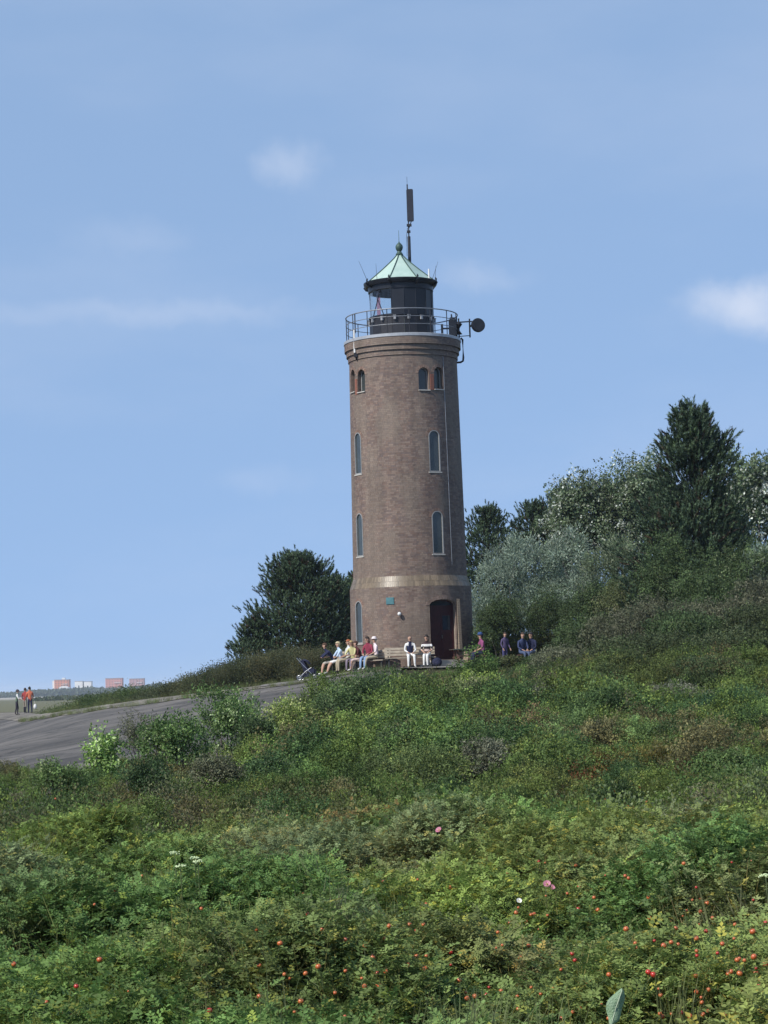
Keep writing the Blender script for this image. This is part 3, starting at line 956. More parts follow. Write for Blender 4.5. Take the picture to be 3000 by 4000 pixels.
# lightning conductor and downpipe
pts = [pol(R(46) , rad(z_c0 - .05 - k * .4) + .02, z_c0 - .05 - k * .4) for k in range(int((z_c0 - z_ledge1) / .4))]
MB().tube(pts, .012, 5).build('lightning_conductor', M_rail, LH)
a = R(90)
MB().tube([pol(a, 2.62, z_ct + .2), pol(a, 2.70, z_ct + .12), pol(a, 2.71, z_c0 + .1), pol(a, 2.69, z_c0 - .06), pol(a, 2.58, z_c0 - .12), pol(a, 2.38, z_c0 - .13)], .045, 8).build('downpipe', M_dark, LH)
# ---- fittings that stand on or hang from the tower
fy = .55
mast = empty('panel_antenna', (TX + .46, TY + fy, Z0 + z_a - .75))
tag(mast, 'slim grey mast with long panel antenna rising behind the green lantern roof', 'antenna')
zb = at(1600, 1010, TY + fy).z - mast.location.z
def mz(py): return at(1598, py, TY + fy).z - mast.location.z
M_ant = pmat('dark antenna plastic', (.026, .028, .038), (.020, .021, .030), 5, .5)
MB().tube([(0, 0, 0), (0, 0, mz(924))], .075, 10).build('pole', M_ant, mast)
MB().tube([(0, 0, mz(926)), (0, 0, mz(720))], [.03, .03], 8).tube([(-.11, .0, mz(1000)), (-.11, 0, mz(925)), (-.05, 0, mz(890))], .012, 6).build('inner_rod', M_ant, mast)
pb = MB(); zc = (mz(741) + mz(865)) / 2; hh = mz(741) - mz(865)
pb.box((.10, -.05, zc), (.30, .15, hh - .06)).box((.10, -.05, zc), (.26, .19, hh))
pb.build('panel', M_ant, mast)
MB().box((.03, 0, mz(880)), (.22, .14, .1)).box((.0, 0, mz(905)), (.16, .16, .09)).tube([(0, 0, mz(895)), (.13, -.03, mz(866))], .022, 6).build('clamp', M_dark2, mast)
MB().box((0, 0, mz(735)), (.05, .05, .09)).tube([(0, 0, mz(730)), (0, 0, mz(690))], .008, 5).build('tip', M_dark2, mast)

pd = at(1866, 1272, TY - .1)
dish = empty('dish_antenna', (TX + 2.55, TY - .1, pd.z - .1))
tag(dish, 'round black dish antenna on an arm beyond the gallery railing', 'antenna')
dx = pd.x - dish.location.x
MB().tube([(0, 0, .28), (dx - .25, 0, .30)], .03, 8).tube([(dx - .36, 0, .42), (dx - .36, 0, -.42)], .035, 8).tube([(dx - .36, 0, -.34), (-.05, 0, -.36)], .02, 6).tube([(0, 0, -.5), (0, 0, .45)], .035, 8).build('bracket', M_dark, dish)
dm = MB().lathe([(.0, .10), (.12, .14), (.30, .13), (.315, .10), (.315, -.02), (.27, -.08), (.12, -.15), (.0, -.16)], 28)
Mx = Matrix.Rotation(R(18), 3, 'Z') @ Matrix.Rotation(R(82), 3, 'X')
dm.v = [tuple(Mx @ Vector(p) + Vector((dx, -.05, .1))) for p in dm.v]
dm.build('reflector', pmat('black dish', (.010, .011, .016), None, 4, .5), dish)
MB().tube([(dx - .36, 0, .1), (dx - .1, .08, .1)], .05, 8).build('mount', M_dark, dish)

ex = at(1775, 1285, TY - .6)
box_ = empty('siren', (ex.x, TY - .7, Z0 + z_slab))
tag(box_, 'dark twin fog siren housing on the right of the gallery', 'siren')
MB().box((-.08, 0, .42), (.34, .4, .70)).box((-.08, 0, .80), (.24, .3, .14)).build('housing', M_dark, box_)
MB().tube([(.17, -.05, .12), (.17, -.05, .56), (.19, -.05, .66)], [.17, .18, .10], 12).build('drum', M_dark2, box_)
MB().tube([(-.10, -.1, .62), (-.12, -.1, 1.02)], [.05, .03], 8).build('horn', M_dark, box_)
MB().box((-.55, 0, .34), (.10, .12, .52)).box((-.36, 0, .40), (.34, .06, .07)).build('bracket', M_dark, box_)

wp = at(1386, 1380, TY - 1.4)
staff = empty('floodlight_post', (wp.x, TY - 1.42, wp.z))
tag(staff, 'short white post clamped over the left edge of the gallery', 'post')
MB().tube([(0, 0, .02), (0, 0, 1.04)], [.05, .042], 10).build('tube', pmat('white enamel', (.72, .71, .68), (.6, .59, .56), 5, .45), staff)
MB().box((.04, .02, -.08), (.16, .16, .18)).tube([(.02, 0, -.1), (.06, .1, -.3)], .03, 6).build('clamp', M_dark2, staff)
MB().tube([(.05, .05, .9), (.05, .05, 1.75)], .026, 8).build('upright', M_dark2, staff)

a = R(-20); pp = at(1531, 2347, TY - 2.55)
pl = MB(); MP = Matrix.Rotation(a, 3, 'Z')
pl.box((0, 0, 0), (.36, .03, .30), MP).box((0, 0, 0), (.32, .045, .26), MP)
po = pl.build('plaque', pmat('blue green enamel', (.085, .20, .21), (.06, .15, .17), 6, .35), None)
po.location = (TX + 2.71 * math.sin(a), TY - 2.71 * math.cos(a), pp.z)
tag(po, 'small blue green enamel plaque on the brick plinth', 'plaque')
a = R(-11); pp = at(1567, 2398, TY - 2.75)
lo = empty('wall_lamp', (TX + 2.72 * math.sin(a), TY - 2.72 * math.cos(a), pp.z), a)
tag(lo, 'small white globe lamp on the brick wall below the plaque', 'lamp')
MB().sphere((0, -.12, 0), .085, 14, 10).build('globe', pmat('opal glass', (.80, .80, .78), None, 3, .25), lo)
MB().tube([(0, .02, .02), (0, -.12, .09)], .018, 6).box((0, .0, .02), (.09, .03, .12)).build('bracket', M_dark2, lo)
# ------------------------------------------------------------------ plants
M_leaf = leafmat('leaf', trans=.30, gloss=.2, rough=.6)
M_leafi = leafmat('thicket leaf', 'INSTANCER', trans=.32, gloss=.2, rough=.6)
M_needle = leafmat('pine needle', trans=.10, gloss=.25, rough=.55)
M_bark = pmat('bark', (.075, .055, .042), (.045, .034, .028), 14, .95, bump=.6)
M_greybark = pmat('grey bark', (.15, .135, .12), (.09, .08, .07), 14, .95, bump=.6)

PROTO = {}
def proto(kind, verts, faces, col):
    me = np_mesh('sprig_' + kind, verts, faces, M_leafi, col)
    c = PROTO.get(kind[0])
    if c is None:
        c = PROTO[kind[0]] = bpy.data.collections.new('sprigs_' + kind[0])
    c.objects.link(bpy.data.objects.new('sprig_' + kind, me))
def stems_tris(P0, P1, w):
    d = unit(P1 - P0); s = unit(np.cross(d, np.array([0.3, -1, .2]))) * w
    v = np.stack([P0 - s, P0 + s, P1 + s * .4, P1 - s * .4], 1).reshape(-1, 3)
    return v, np.arange(len(P0) * 4).reshape(-1, 4)
def rose_sprig(g, n_stem, n_leaf, leaflet, height, spread):
    """arching stems with pinnate leaves"""
    V, Fc, C = [], [], []; off = 0
    P, A, N, c = [], [], [], []
    S0, S1 = [], []
    for s in range(n_stem):
        az = g.uniform(0, 2 * math.pi); tilt = g.uniform(.05, 1.0)
        d = np.array([math.cos(az) * math.sin(tilt), math.sin(az) * math.sin(tilt), math.cos(tilt)])
        b = np.array([g.normal(0, spread * .25), g.normal(0, spread * .25), 0])
        L = height * g.uniform(.7, 1.1)
        S0.append(b); S1.append(b + d * L)
        for q in range(n_leaf):
            t = .3 + .7 * (q + g.random()) / n_leaf
            p = b + d * L * t
            la = g.uniform(0, 2 * math.pi)
            ld = unit(np.array([math.cos(la), math.sin(la), g.uniform(-.15, .55)]) + d * .3)
            side = unit(np.cross(ld, [0, 0, 1.0])); up = np.cross(side, ld)
            rl = leaflet * 2.6
            tint = g.uniform(.72, 1.25)
            yel = g.random() < .07
            for k in range(3):
                for sgn in (-1, 1):
                    P.append(p + ld * rl * (.3 + .27 * k)); A.append(ld * .45 + side * sgn + up * g.uniform(-.1, .3)); N.append(up + g.normal(0, .25, 3)); c.append((tint, yel))
            P.append(p + ld * rl); A.append(ld + up * g.uniform(-.3, .2)); N.append(up + g.normal(0, .25, 3)); c.append((tint, yel))
    P, A, N = np.array(P), np.array(A), np.array(N)
    n = len(P)
    L = leaflet * g.uniform(.75, 1.25, n)
    v, f = leafquads(P, A, N, L, L * .66)
    tint = np.array([k[0] for k in c]) * g.uniform(.85, 1.15, n)
    yel = np.array([k[1] for k in c])
    col = np.ones((n, 3)) * tint[:, None]
    col[yel] = col[yel] * np.array([1.7, 1.25, .9])
    sv, sf = stems_tris(np.array(S0), np.array(S1), .0035)
    vv = np.concatenate([v, sv]); ff = np.concatenate([f, sf + len(v)])
    cc = np.concatenate([np.repeat(col, 4, 0), np.ones((len(sv), 3)) * np.array([1.1, .75, .8])])
    return vv, ff, cc
def bushy_sprig(g, n, leaf, w, h, narrow=.5, up=.4):
    """leafy clump used at mid distance"""
    P = g.normal(0, 1, (n, 3)) * np.array([w * .28, w * .28, h * .3]) + np.array([0, 0, h * .5])
    A = unit(P - np.array([0, 0, h * .1])) + rdir(n, g) * .8 + np.array([0, 0, up])
    N = rdir(n, g) + np.array([0, 0, .9])
    L = leaf * g.uniform(.7, 1.3, n)
    v, f = leafquads(P, A, N, L, L * narrow)
    t = g.uniform(.7, 1.3, n)
    col = np.ones((n, 3)) * t[:, None]
    y = g.random(n) < .06
    col[y] *= np.array([1.6, 1.2, .9])
    return v, f, np.repeat(col, 4, 0)
def grass_sprig(g, n, h, w, lean=.25):
    P = np.zeros((n, 3)); P[:, :2] = g.normal(0, w * .3, (n, 2))
    A = np.zeros((n, 3)); A[:, :2] = g.normal(0, lean, (n, 2)); A[:, 2] = 1
    L = h * g.uniform(.5, 1.1, n)
    v, f = leafquads(P, A, rdir(n, g), L, .006 + 0 * L, .0)
    return v, f, np.repeat(np.ones((n, 3)) * g.uniform(.7, 1.3, (n, 1)), 4, 0)
def crown_leaves(lobes, n, L, nar, g, palette, weights, up=.2, patchy=0.0, bright=1.6, per=20, rc=2.1):
    """leaves in sprays: spray centres on the shells of the lobes, every spray with its own tone"""
    ctr = np.array([l[0] for l in lobes]); rr = np.array([l[1] for l in lobes])
    m = max(12, n // per)
    vol = rr[:, 0] * rr[:, 2]; pick = g.choice(len(lobes), m, p=vol / vol.sum())
    d = rdir(m, g); d[:, 2] = np.where(d[:, 2] < -.35, -d[:, 2] * .6, d[:, 2])
    rad_ = g.uniform(.45, 1.0, m) ** .55 * g.uniform(.85, 1.18, m)
    C = ctr[pick] + d * rr[pick] * rad_[:, None]
    k = np.repeat(np.arange(m), per); nn = len(k)
    dk = d[k]
    off = rdir(nn, g) * (g.random(nn) ** .5)[:, None] * L * rc
    ax = unit(d + np.array([0, 0, up]) + rdir(m, g) * .5)[k]
    P = C[k] + off + ax * g.uniform(0, 1.6, (nn, 1)) * L
    ka = .9 if up > .5 else .3
    A = ax * ka + unit(off) * .6 + rdir(nn, g) * (.5 if up > .5 else .9)
    N = rdir(nn, g) * .6 + dk * .7 + np.array([0, 0, .35])
    LL = L * g.uniform(.65, 1.3, nn)
    v, f = leafquads(P, A, N, LL, LL * nar)
    pal = np.array(palette)
    if patchy:
        q = fbm(P[:, 0] * 1.3 + 60, P[:, 2] * 1.3 + P[:, 1] * .7 + 20, 2)
        pr = np.clip((q - .5) * patchy + weights[-1], 0, 1) * g.choice([.25, 1.0, 2.2], m, p=[.5, .3, .2])[k]
        ci = np.where(g.random(nn) < pr, len(pal) - 1, g.choice(len(pal) - 1, nn, p=np.array(weights[:-1]) / sum(weights[:-1])))
    else:
        cm = g.choice(len(pal), m, p=np.array(weights) / sum(weights))
        ci = np.where(g.random(nn) < .7, cm[k], g.choice(len(pal), nn, p=np.array(weights) / sum(weights)))
    tone = (g.uniform(.6, 1.4, m) * g.uniform(.68, 1.32, len(lobes))[pick])[k]
    col = pal[ci] * bright * (tone * g.uniform(.8, 1.2, nn))[:, None]
    return v, f, np.repeat(col, 4, 0)
def dome_bush(g, n, leaf, nar):
    """a whole low bush: several leafy lobes over bare ground"""
    lobes = []
    for i in range(9):
        a_ = g.uniform(0, 6.28); q = math.sqrt(g.random()) * .34
        r_ = g.uniform(.16, .27)
        lobes.append((np.array([q * math.cos(a_), q * math.sin(a_), .12 + (.50 - .9 * q) * g.uniform(.5, 1.0)]), np.array([r_, r_, r_ * .9])))
    v, f, c = crown_leaves(lobes, n, leaf, nar, g, [(1, 1, 1), (1.25, 1.2, 1.1), (.72, .75, .75), (1.7, 1.4, 1.2)], (.45, .25, .25, .05), .05, 0, 1.0)
    P, A, N = np.zeros((14, 3)), g.normal(0, .35, (14, 3)), rdir(14, g)      # a few long shoots
    P[:, :2] = g.normal(0, .2, (14, 2)); P[:, 2] = .3; A[:, 2] = 1
    v2, f2 = leafquads(P, A, N, g.uniform(.25, .5, 14), .012, 0)
    return v, f, c
gp = np.random.default_rng(5)
for k in range(7): proto('d%d' % k, *dome_bush(np.random.default_rng(100 + k), 3900, (.024, .021, .027, .026, .021, .025, .030)[k], (.75, .7, .8, .55, .75, .7, .45)[k]))
for k in range(6): proto('e%d' % k, *dome_bush(np.random.default_rng(140 + k), 4200, (.022, .020, .024, .023, .021, .027)[k], (.75, .7, .8, .6, .75, .5)[k]))
for k in range(6): proto('a%d' % k, *rose_sprig(gp, 10, 6, .029, .29, .30))        # near rose
for k in range(2): proto('a%d' % (6 + k), *grass_sprig(gp, 34, .42, .22))            # near grass / dead stems
for k in range(5): proto('b%d' % k, *bushy_sprig(gp, 150, .042, .56, .46, .8, 0.0))      # mid thicket
for k in range(2): proto('b%d' % (5 + k), *grass_sprig(gp, 60, .6, .4))
for k in range(5): proto('c%d' % k, *bushy_sprig(gp, 220, .075, 1.0, .85, .75, 0.05))     # scrub
for k in range(2): proto('c%d' % (5 + k), *grass_sprig(gp, 90, .85, .8))

def scatter_object(name, pts, rot, scl, idx, col, kind):
    me = bpy.data.meshes.new(name)
    me.vertices.add(len(pts)); me.vertices.foreach_set('co', np.asarray(pts, np.float32).ravel())
    def attr(n, t, dom, key, arr):
        a = me.attributes.new(n, t, dom); a.data.foreach_set(key, np.ascontiguousarray(arr).ravel())
    attr('rot', 'FLOAT_VECTOR', 'POINT', 'vector', np.asarray(rot, np.float32))
    attr('scl', 'FLOAT', 'POINT', 'value', np.asarray(scl, np.float32))
    attr('idx', 'INT', 'POINT', 'value', np.asarray(idx, np.int32))
    c = np.ones((len(pts), 4), np.float32); c[:, :3] = col
    attr('icol', 'FLOAT_COLOR', 'POINT', 'color', c)
    me.materials.append(M_leafi)
    ob = bpy.data.objects.new(name, me); link(ob)
    ng = bpy.data.node_groups.new(name + '_sprigs', 'GeometryNodeTree')
    ng.interface.new_socket('Geometry', in_out='INPUT', socket_type='NodeSocketGeometry')
    ng.interface.new_socket('Geometry', in_out='OUTPUT', socket_type='NodeSocketGeometry')
    gi = ng.nodes.new('NodeGroupInput'); go = ng.nodes.new('NodeGroupOutput')
    ci = ng.nodes.new('GeometryNodeCollectionInfo'); ci.inputs['Collection'].default_value = PROTO[kind]
    ci.inputs['Separate Children'].default_value = True; ci.inputs['Reset Children'].default_value = True
    ip = ng.nodes.new('GeometryNodeInstanceOnPoints'); ip.inputs['Pick Instance'].default_value = True
    def na(n, t):
        x = ng.nodes.new('GeometryNodeInputNamedAttribute'); x.data_type = t; x.inputs['Name'].default_value = n
        return x.outputs['Attribute']
    ng.links.new(gi.outputs[0], ip.inputs['Points']); ng.links.new(ci.outputs[0], ip.inputs['Instance'])
    ng.links.new(na('idx', 'INT'), ip.inputs['Instance Index'])
    ng.links.new(na('rot', 'FLOAT_VECTOR'), ip.inputs['Rotation'])
    ng.links.new(na('scl', 'FLOAT'), ip.inputs['Scale'])
    ng.links.new(ip.outputs[0], go.inputs[0])
    md = ob.modifiers.new('sprigs', 'NODES'); md.node_group = ng
    return ob

# how far the low thicket reaches (left of the tower the asphalt begins)
def reach(x): return np.interp(x, [-30, -12, -8, -5, -2.5, -.5, 1.5, 7, 9], [39, 40, 42.5, 46, 58, 84, 92.5, 93, 112])
def height(x, y):
    """height of the thicket's top above the ground"""
    n2 = vnoise(x * 2.6 + 11, y * 2.6 + 5)
    d1, r1 = worley(x + .3 * n2, y + .3 * vnoise(x * 2 + 40, y * 2), 1.15, 4)
    n1 = fbm(x * .5 + 3, y * .5 + 7, 3)
    amp = 1 - .35 * sm(18, 30, y)
    h = .02 + .14 * sm(24, 14, y) + (.26 + .42 * r1) * amp * np.sqrt(np.clip(1 - (d1 / .80) ** 2, 0, 1)) * (.5 + .9 * n1) + .10 * n2
    big = sm(50, 68, y) * sm(2.0, 7, x)
    d2, r2 = worley(x + .5 * n2, y + .5 * vnoise(x * 1.4 + 40, y * 1.4), 2.1, 9)
    h = h * (1 - big) + big * (.02 + (.35 + .8 * r2) * np.sqrt(np.clip(1 - (d2 / .80) ** 2, 0, 1)) + .2 * n2)
    # low in front of the benches and the door
    h = h * (1 - .72 * sm(68, 82, y) * (1 - sm(6, 9, x)))
    lip = sm(-3, -6, x) * sm(30, 38, y)
    h = h * (1 - .5 * lip)
    return h
PATCH = []      # (x, y, radius, colour, strength)
def on_ground(px, py, up=.45):
    d = at(px, py, 1.0)
    for Y in np.arange(4.5, 130, .05):
        if d.z * Y < gz(d.x * Y, Y) + up: return d.x * Y, Y
    return d.x * 100, 100
RUST, OLIVE, LIME, GREYG, DARK, STRAW = (.15, .062, .026), (.085, .078, .034), (.105, .152, .034), (.115, .125, .080), (.022, .05, .020), (.19, .16, .085)
for (px, py, rad_, c, k) in ((2380, 2985, 1.1, RUST, .8), (2230, 3030, .9, RUST, .55), (2400, 3150, .35, (.26, .07, .02), .8), (1280, 3190, .8, RUST, .5),
                             (1340, 3250, .6, RUST, .5), (950, 3080, 1.4, (.09, .05, .026), .6), (700, 3130, 1.3, (.08, .055, .026), .5), (150, 3010, 2.0, LIME, .6),
                             (60, 3400, .5, STRAW, .6), (330, 3010, 1.2, LIME, .5), (1150, 2800, 2.4, (.12, .15, .04), .6), (1700, 3010, 1.2, GREYG, .5),
                             (2700, 3250, .8, GREYG, .6), (2560, 2950, 1.2, (.12, .14, .03), .5), (640, 3250, .7, DARK, .7), (1200, 3480, .3, DARK, .6),
                             (2620, 3420, .35, DARK, .5), (1820, 3620, .3, LIME, .6), (2550, 3700, .3, (.05, .13, .03), .5), (960, 3780, .3, OLIVE, .4), (2100, 3800, .25, OLIVE, .4),
                             (1650, 3430, .4, GREYG, .5), (1560, 3560, .35, LIME, .7), (1900, 2760, 3.0, (.06, .10, .03), .5), (2500, 2700, 4, (.075, .08, .035), .5)):
    x, y = on_ground(px, py); PATCH.append((x, y, rad_, c, k))
def patch_colour(x, y, g):
    n = len(x)
    a = fbm(x * .55 + 5, y * .4 + 1, 3); b = fbm(x * 1.1 + 50, y * .9 + 20, 3); c_ = fbm(x * .8 + 9, y * .6 + 77, 3)
    col = np.tile(np.array([.062, .112, .026]), (n, 1))
    def blend(col, c, k): return col * (1 - k[:, None]) + np.array(c) * k[:, None]
    d1, r1 = worley(x + .3 * vnoise(x * 2.6 + 11, y * 2.6 + 5), y + .3 * vnoise(x * 2 + 40, y * 2), 1.15, 4)
    d2, r2 = worley(x + .5 * vnoise(x * 2.6 + 11, y * 2.6 + 5), y + .5 * vnoise(x * 1.4 + 40, y * 1.4), 2.1, 9)
    rr = np.where((y > 58) & (x > 3), r2, r1); rr = (rr * 7.31) % 1
    PALS = np.array([LIME, (.062, .112, .026), (.040, .080, .024), (.085, .13, .035), OLIVE, (.05, .10, .03), GREYG, (.075, .10, .03), (.09, .075, .035), (.11, .15, .03)])
    PALN = np.array([LIME, (.070, .120, .030), (.055, .105, .028), (.095, .14, .035), (.10, .12, .04), (.060, .115, .032), (.085, .12, .05), (.090, .125, .032), (.085, .115, .035), (.12, .16, .035)])
    ii = (rr * 9.999).astype(int)
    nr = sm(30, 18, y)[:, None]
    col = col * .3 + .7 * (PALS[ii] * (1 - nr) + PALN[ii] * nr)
    col = blend(col, LIME, .55 * sm(.5, .72, a))
    col = blend(col, DARK, .45 * (1 - .6 * nr[:, 0]) * sm(.50, .30, a))
    nq = 1 - .7 * nr[:, 0]
    col = blend(col, OLIVE, .6 * nq * sm(.54, .72, b))
    col = blend(col, GREYG, .6 * nq * sm(.56, .74, c_))
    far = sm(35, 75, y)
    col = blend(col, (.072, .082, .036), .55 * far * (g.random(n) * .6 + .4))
    for (px, py, r, c, k) in PATCH:
        d = np.hypot(x - px, (y - py) * .8) / r + .5 * (b - .5)
        col = blend(col, c, k * sm(1.15, .35, d))
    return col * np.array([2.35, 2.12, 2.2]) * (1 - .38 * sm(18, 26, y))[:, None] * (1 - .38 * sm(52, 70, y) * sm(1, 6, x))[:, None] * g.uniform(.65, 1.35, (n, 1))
def thicket(name, y0, y1, dens, kind, nleaf, sink, scale, seed, spread=.27, mask=None, hfun=height, label='', grass=.07, cfun=None):
    g = np.random.default_rng(seed)
    A_ = spread * (y1 ** 2 - y0 ** 2)
    n = int(A_ * dens)
    y = np.sqrt(g.uniform(y0 ** 2, y1 ** 2, n)); x = g.uniform(-spread, spread, n) * y
    keep = (y < reach(x) + g.normal(0, .5, n)) if mask is None else mask(x, y)
    hh = hfun(x, y)
    if mask is None:      # bare gaps between the bushes
        dA, _ = worley(x + .3 * vnoise(x * 2.6 + 11, y * 2.6 + 5), y + .3 * vnoise(x * 2 + 40, y * 2), 1.15, 4)
        dB, _ = worley(x + .5 * vnoise(x * 2.6 + 11, y * 2.6 + 5), y + .5 * vnoise(x * 1.4 + 40, y * 1.4), 2.1, 9)
        bg = sm(50, 68, y) * sm(2.0, 7, x)
        lim = .58 + .5 * sm(26, 14, y)
        keep &= np.where(bg > .5, dB, dA) < lim + g.normal(0, .05, n)
    x, y, hh = x[keep], y[keep], hh[keep]; n = len(x)
    z = ground(x, y) + np.maximum(hh * (1 - .75 * g.random(n) ** 2.2) - sink, -.8 * sink)
    isg = g.random(n) < grass * (.3 + 2.2 * sm(.5, .7, fbm(x * .7 + 70, y * .7 + 3, 3)))
    idx = np.where(isg, nleaf + g.integers(0, 2, n), g.integers(0, nleaf, n))
    rot = np.stack([g.normal(0, .25, n), g.normal(0, .25, n), g.uniform(0, 2 * math.pi, n)], 1)
    scl = scale * g.uniform(.75, 1.3, n)
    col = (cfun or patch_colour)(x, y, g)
    col[isg] = col[isg] * .35 + np.array([.16, .15, .09]) * .65 * g.uniform(.6, 1.2, (isg.sum(), 1))
    ob = scatter_object(name, np.stack([x, y, z], 1), rot, scl, idx, col, kind)
    tag(ob, label, kind='stuff', cat='shrubbery')
    print(name, n)
    return ob
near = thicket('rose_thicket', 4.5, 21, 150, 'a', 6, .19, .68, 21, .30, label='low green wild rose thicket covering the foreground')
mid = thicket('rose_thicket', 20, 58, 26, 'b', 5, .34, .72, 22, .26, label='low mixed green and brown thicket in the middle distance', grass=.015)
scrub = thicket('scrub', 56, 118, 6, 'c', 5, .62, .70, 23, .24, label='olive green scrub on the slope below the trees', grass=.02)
def bush_field(name, label, y0, y1, dens, smin, smax, seed, spread, kind='d', nk=7):
    g = np.random.default_rng(seed)
    n = int(spread * (y1 ** 2 - y0 ** 2) * dens)
    y = np.sqrt(g.uniform(y0 ** 2, y1 ** 2, n)); x = g.uniform(-spread, spread, n) * y
    keep = y < reach(x) - .6 + g.normal(0, .4, n)
    x, y = x[keep], y[keep]; n = len(x)
    n1 = fbm(x * .35 + 8, y * .25 + 2, 3)
    big = sm(50, 68, y) * sm(2.0, 7, x)
    s = (smin + (smax - smin) * g.random(n) ** 1.6) * (.55 + .9 * n1)
    s *= 1 - .66 * sm(60, 80, y) * (1 - sm(6.5, 9.5, x))
    s *= 1 - .52 * sm(-.8, -4, x) * sm(24, 33, y)
    s *= .42 + .58 * sm(18, 42, y)
    z = ground(x, y) - .05
    pal = np.array([(.050, .092, .026), (.070, .115, .030), (.036, .070, .024), (.085, .125, .032), (.082, .085, .038), (.10, .105, .062), (.060, .10, .034), (.115, .165, .034), (.085, .066, .036)])
    w = np.array([.2, .16, .16, .12, .12, .08, .08, .05, .03]); w = w / w.sum()
    q = np.clip(fbm(x * .5 + 31, y * .3 + 12, 2) * 1.6 - .3, 0, .999) * .5 + g.random(n) * .5
    ci = np.searchsorted(np.cumsum(w), q * .999)
    col = pal[np.clip(ci, 0, len(pal) - 1)] * g.uniform(.55, 1.4, (n, 1)) * 1.5 * (1 - .12 * sm(0, 5, x) * sm(28, 45, y))[:, None] * np.array([1.32, 1.2, 1.2])
    col = col * (1 - .36 * big)[:, None] + big[:, None] * np.array([.012, .006, .004])
    for (px, py, r, c, k) in PATCH:
        d = np.hypot(x - px, (y - py) * .8) / r
        kk = (.95 * k * sm(1.2, .2, d) * g.uniform(.45, 1, n))[:, None]
        col = col * (1 - kk) + np.array(c) * 1.25 * kk
    rot = np.stack([g.normal(0, .12, n), g.normal(0, .12, n), g.uniform(0, 6.28, n)], 1)
    ob = scatter_object(name, np.stack([x, y, z], 1), rot, s, g.integers(0, nk, n), col, kind)
    tag(ob, label, kind='stuff', cat='shrubbery'); print(name, n)
bush_field('low_bushes', 'mass of low green and olive bushes across the middle of the slope', 17, 60, 2.3, .7, 1.9, 201, .26)
bush_field('low_bushes', 'mass of dark olive bushes on the upper slope towards the trees', 57, 118, .95, .9, 2.3, 202, .24, 'e', 6)
def bmask(x, y): return (x > 3.2) & (x < 14) & (y > np.interp(x, [2, 5, 8, 12], [104, 99.5, 98.5, 101])) & (y < 130)
def bheight(x, y): return .55 + 1.0 * fbm(x * .5 + 2, y * .5 + 9, 3)
thicket('scrub', 97, 131, 10, 'c', 5, .75, 1.0, 27, .12, bmask, bheight, 'dark undergrowth behind the picnic place right of the lighthouse', .04)
# scrub behind the path on the left
def lmask(x, y): return (x < .5) & (y > crest_y(x) + 2.6 + np.random.default_rng(2).normal(0, .3, len(x))) & (y < 126) & (x > -13.5) & (np.hypot(x - TX, y - TY) > 5.0)
def lheight(x, y):
    n2 = fbm(x * .6 + 4, y * .6 + 9, 3)
    return np.interp(x, [-13.5, -11.7, -8, -5, -1], [.05, .35, 1.25, 1.5, 1.3]) * (.62 + .7 * n2)
def lcol(x, y, g):
    n = len(x); a = fbm(x * .5 + 5, y * .5 + 1, 3)
    k = sm(.4, .65, a)[:, None]
    return ((1 - k) * np.array([.050, .062, .030]) + k * np.array([.085, .085, .042])) * 1.35 * g.uniform(.75, 1.25, (n, 1))
thicket('scrub', 96, 128, 12, 'c', 5, .50, .70, 24, .2, lmask, lheight, 'dark olive scrub behind the path left of the lighthouse', .05, lcol)
def mmask(x, y): return (x > -23) & (x < -13) & (y > crest_y(x) + 3) & (y < 175)
def mheight(x, y): return np.interp(x, [-23, -20, -17, -13], [.02, .25, .6, .75]) * (.6 + .7 * fbm(x * .4, y * .4, 3))
def mcol(x, y, g):
    return lcol(x, y, g) * np.array([1.0, 1.25, .9])
thicket('scrub', 112, 176, 4.0, 'c', 5, .6, .8, 25, .19, mmask, mheight, 'green dune scrub beyond the path near the walkers', .12, mcol)

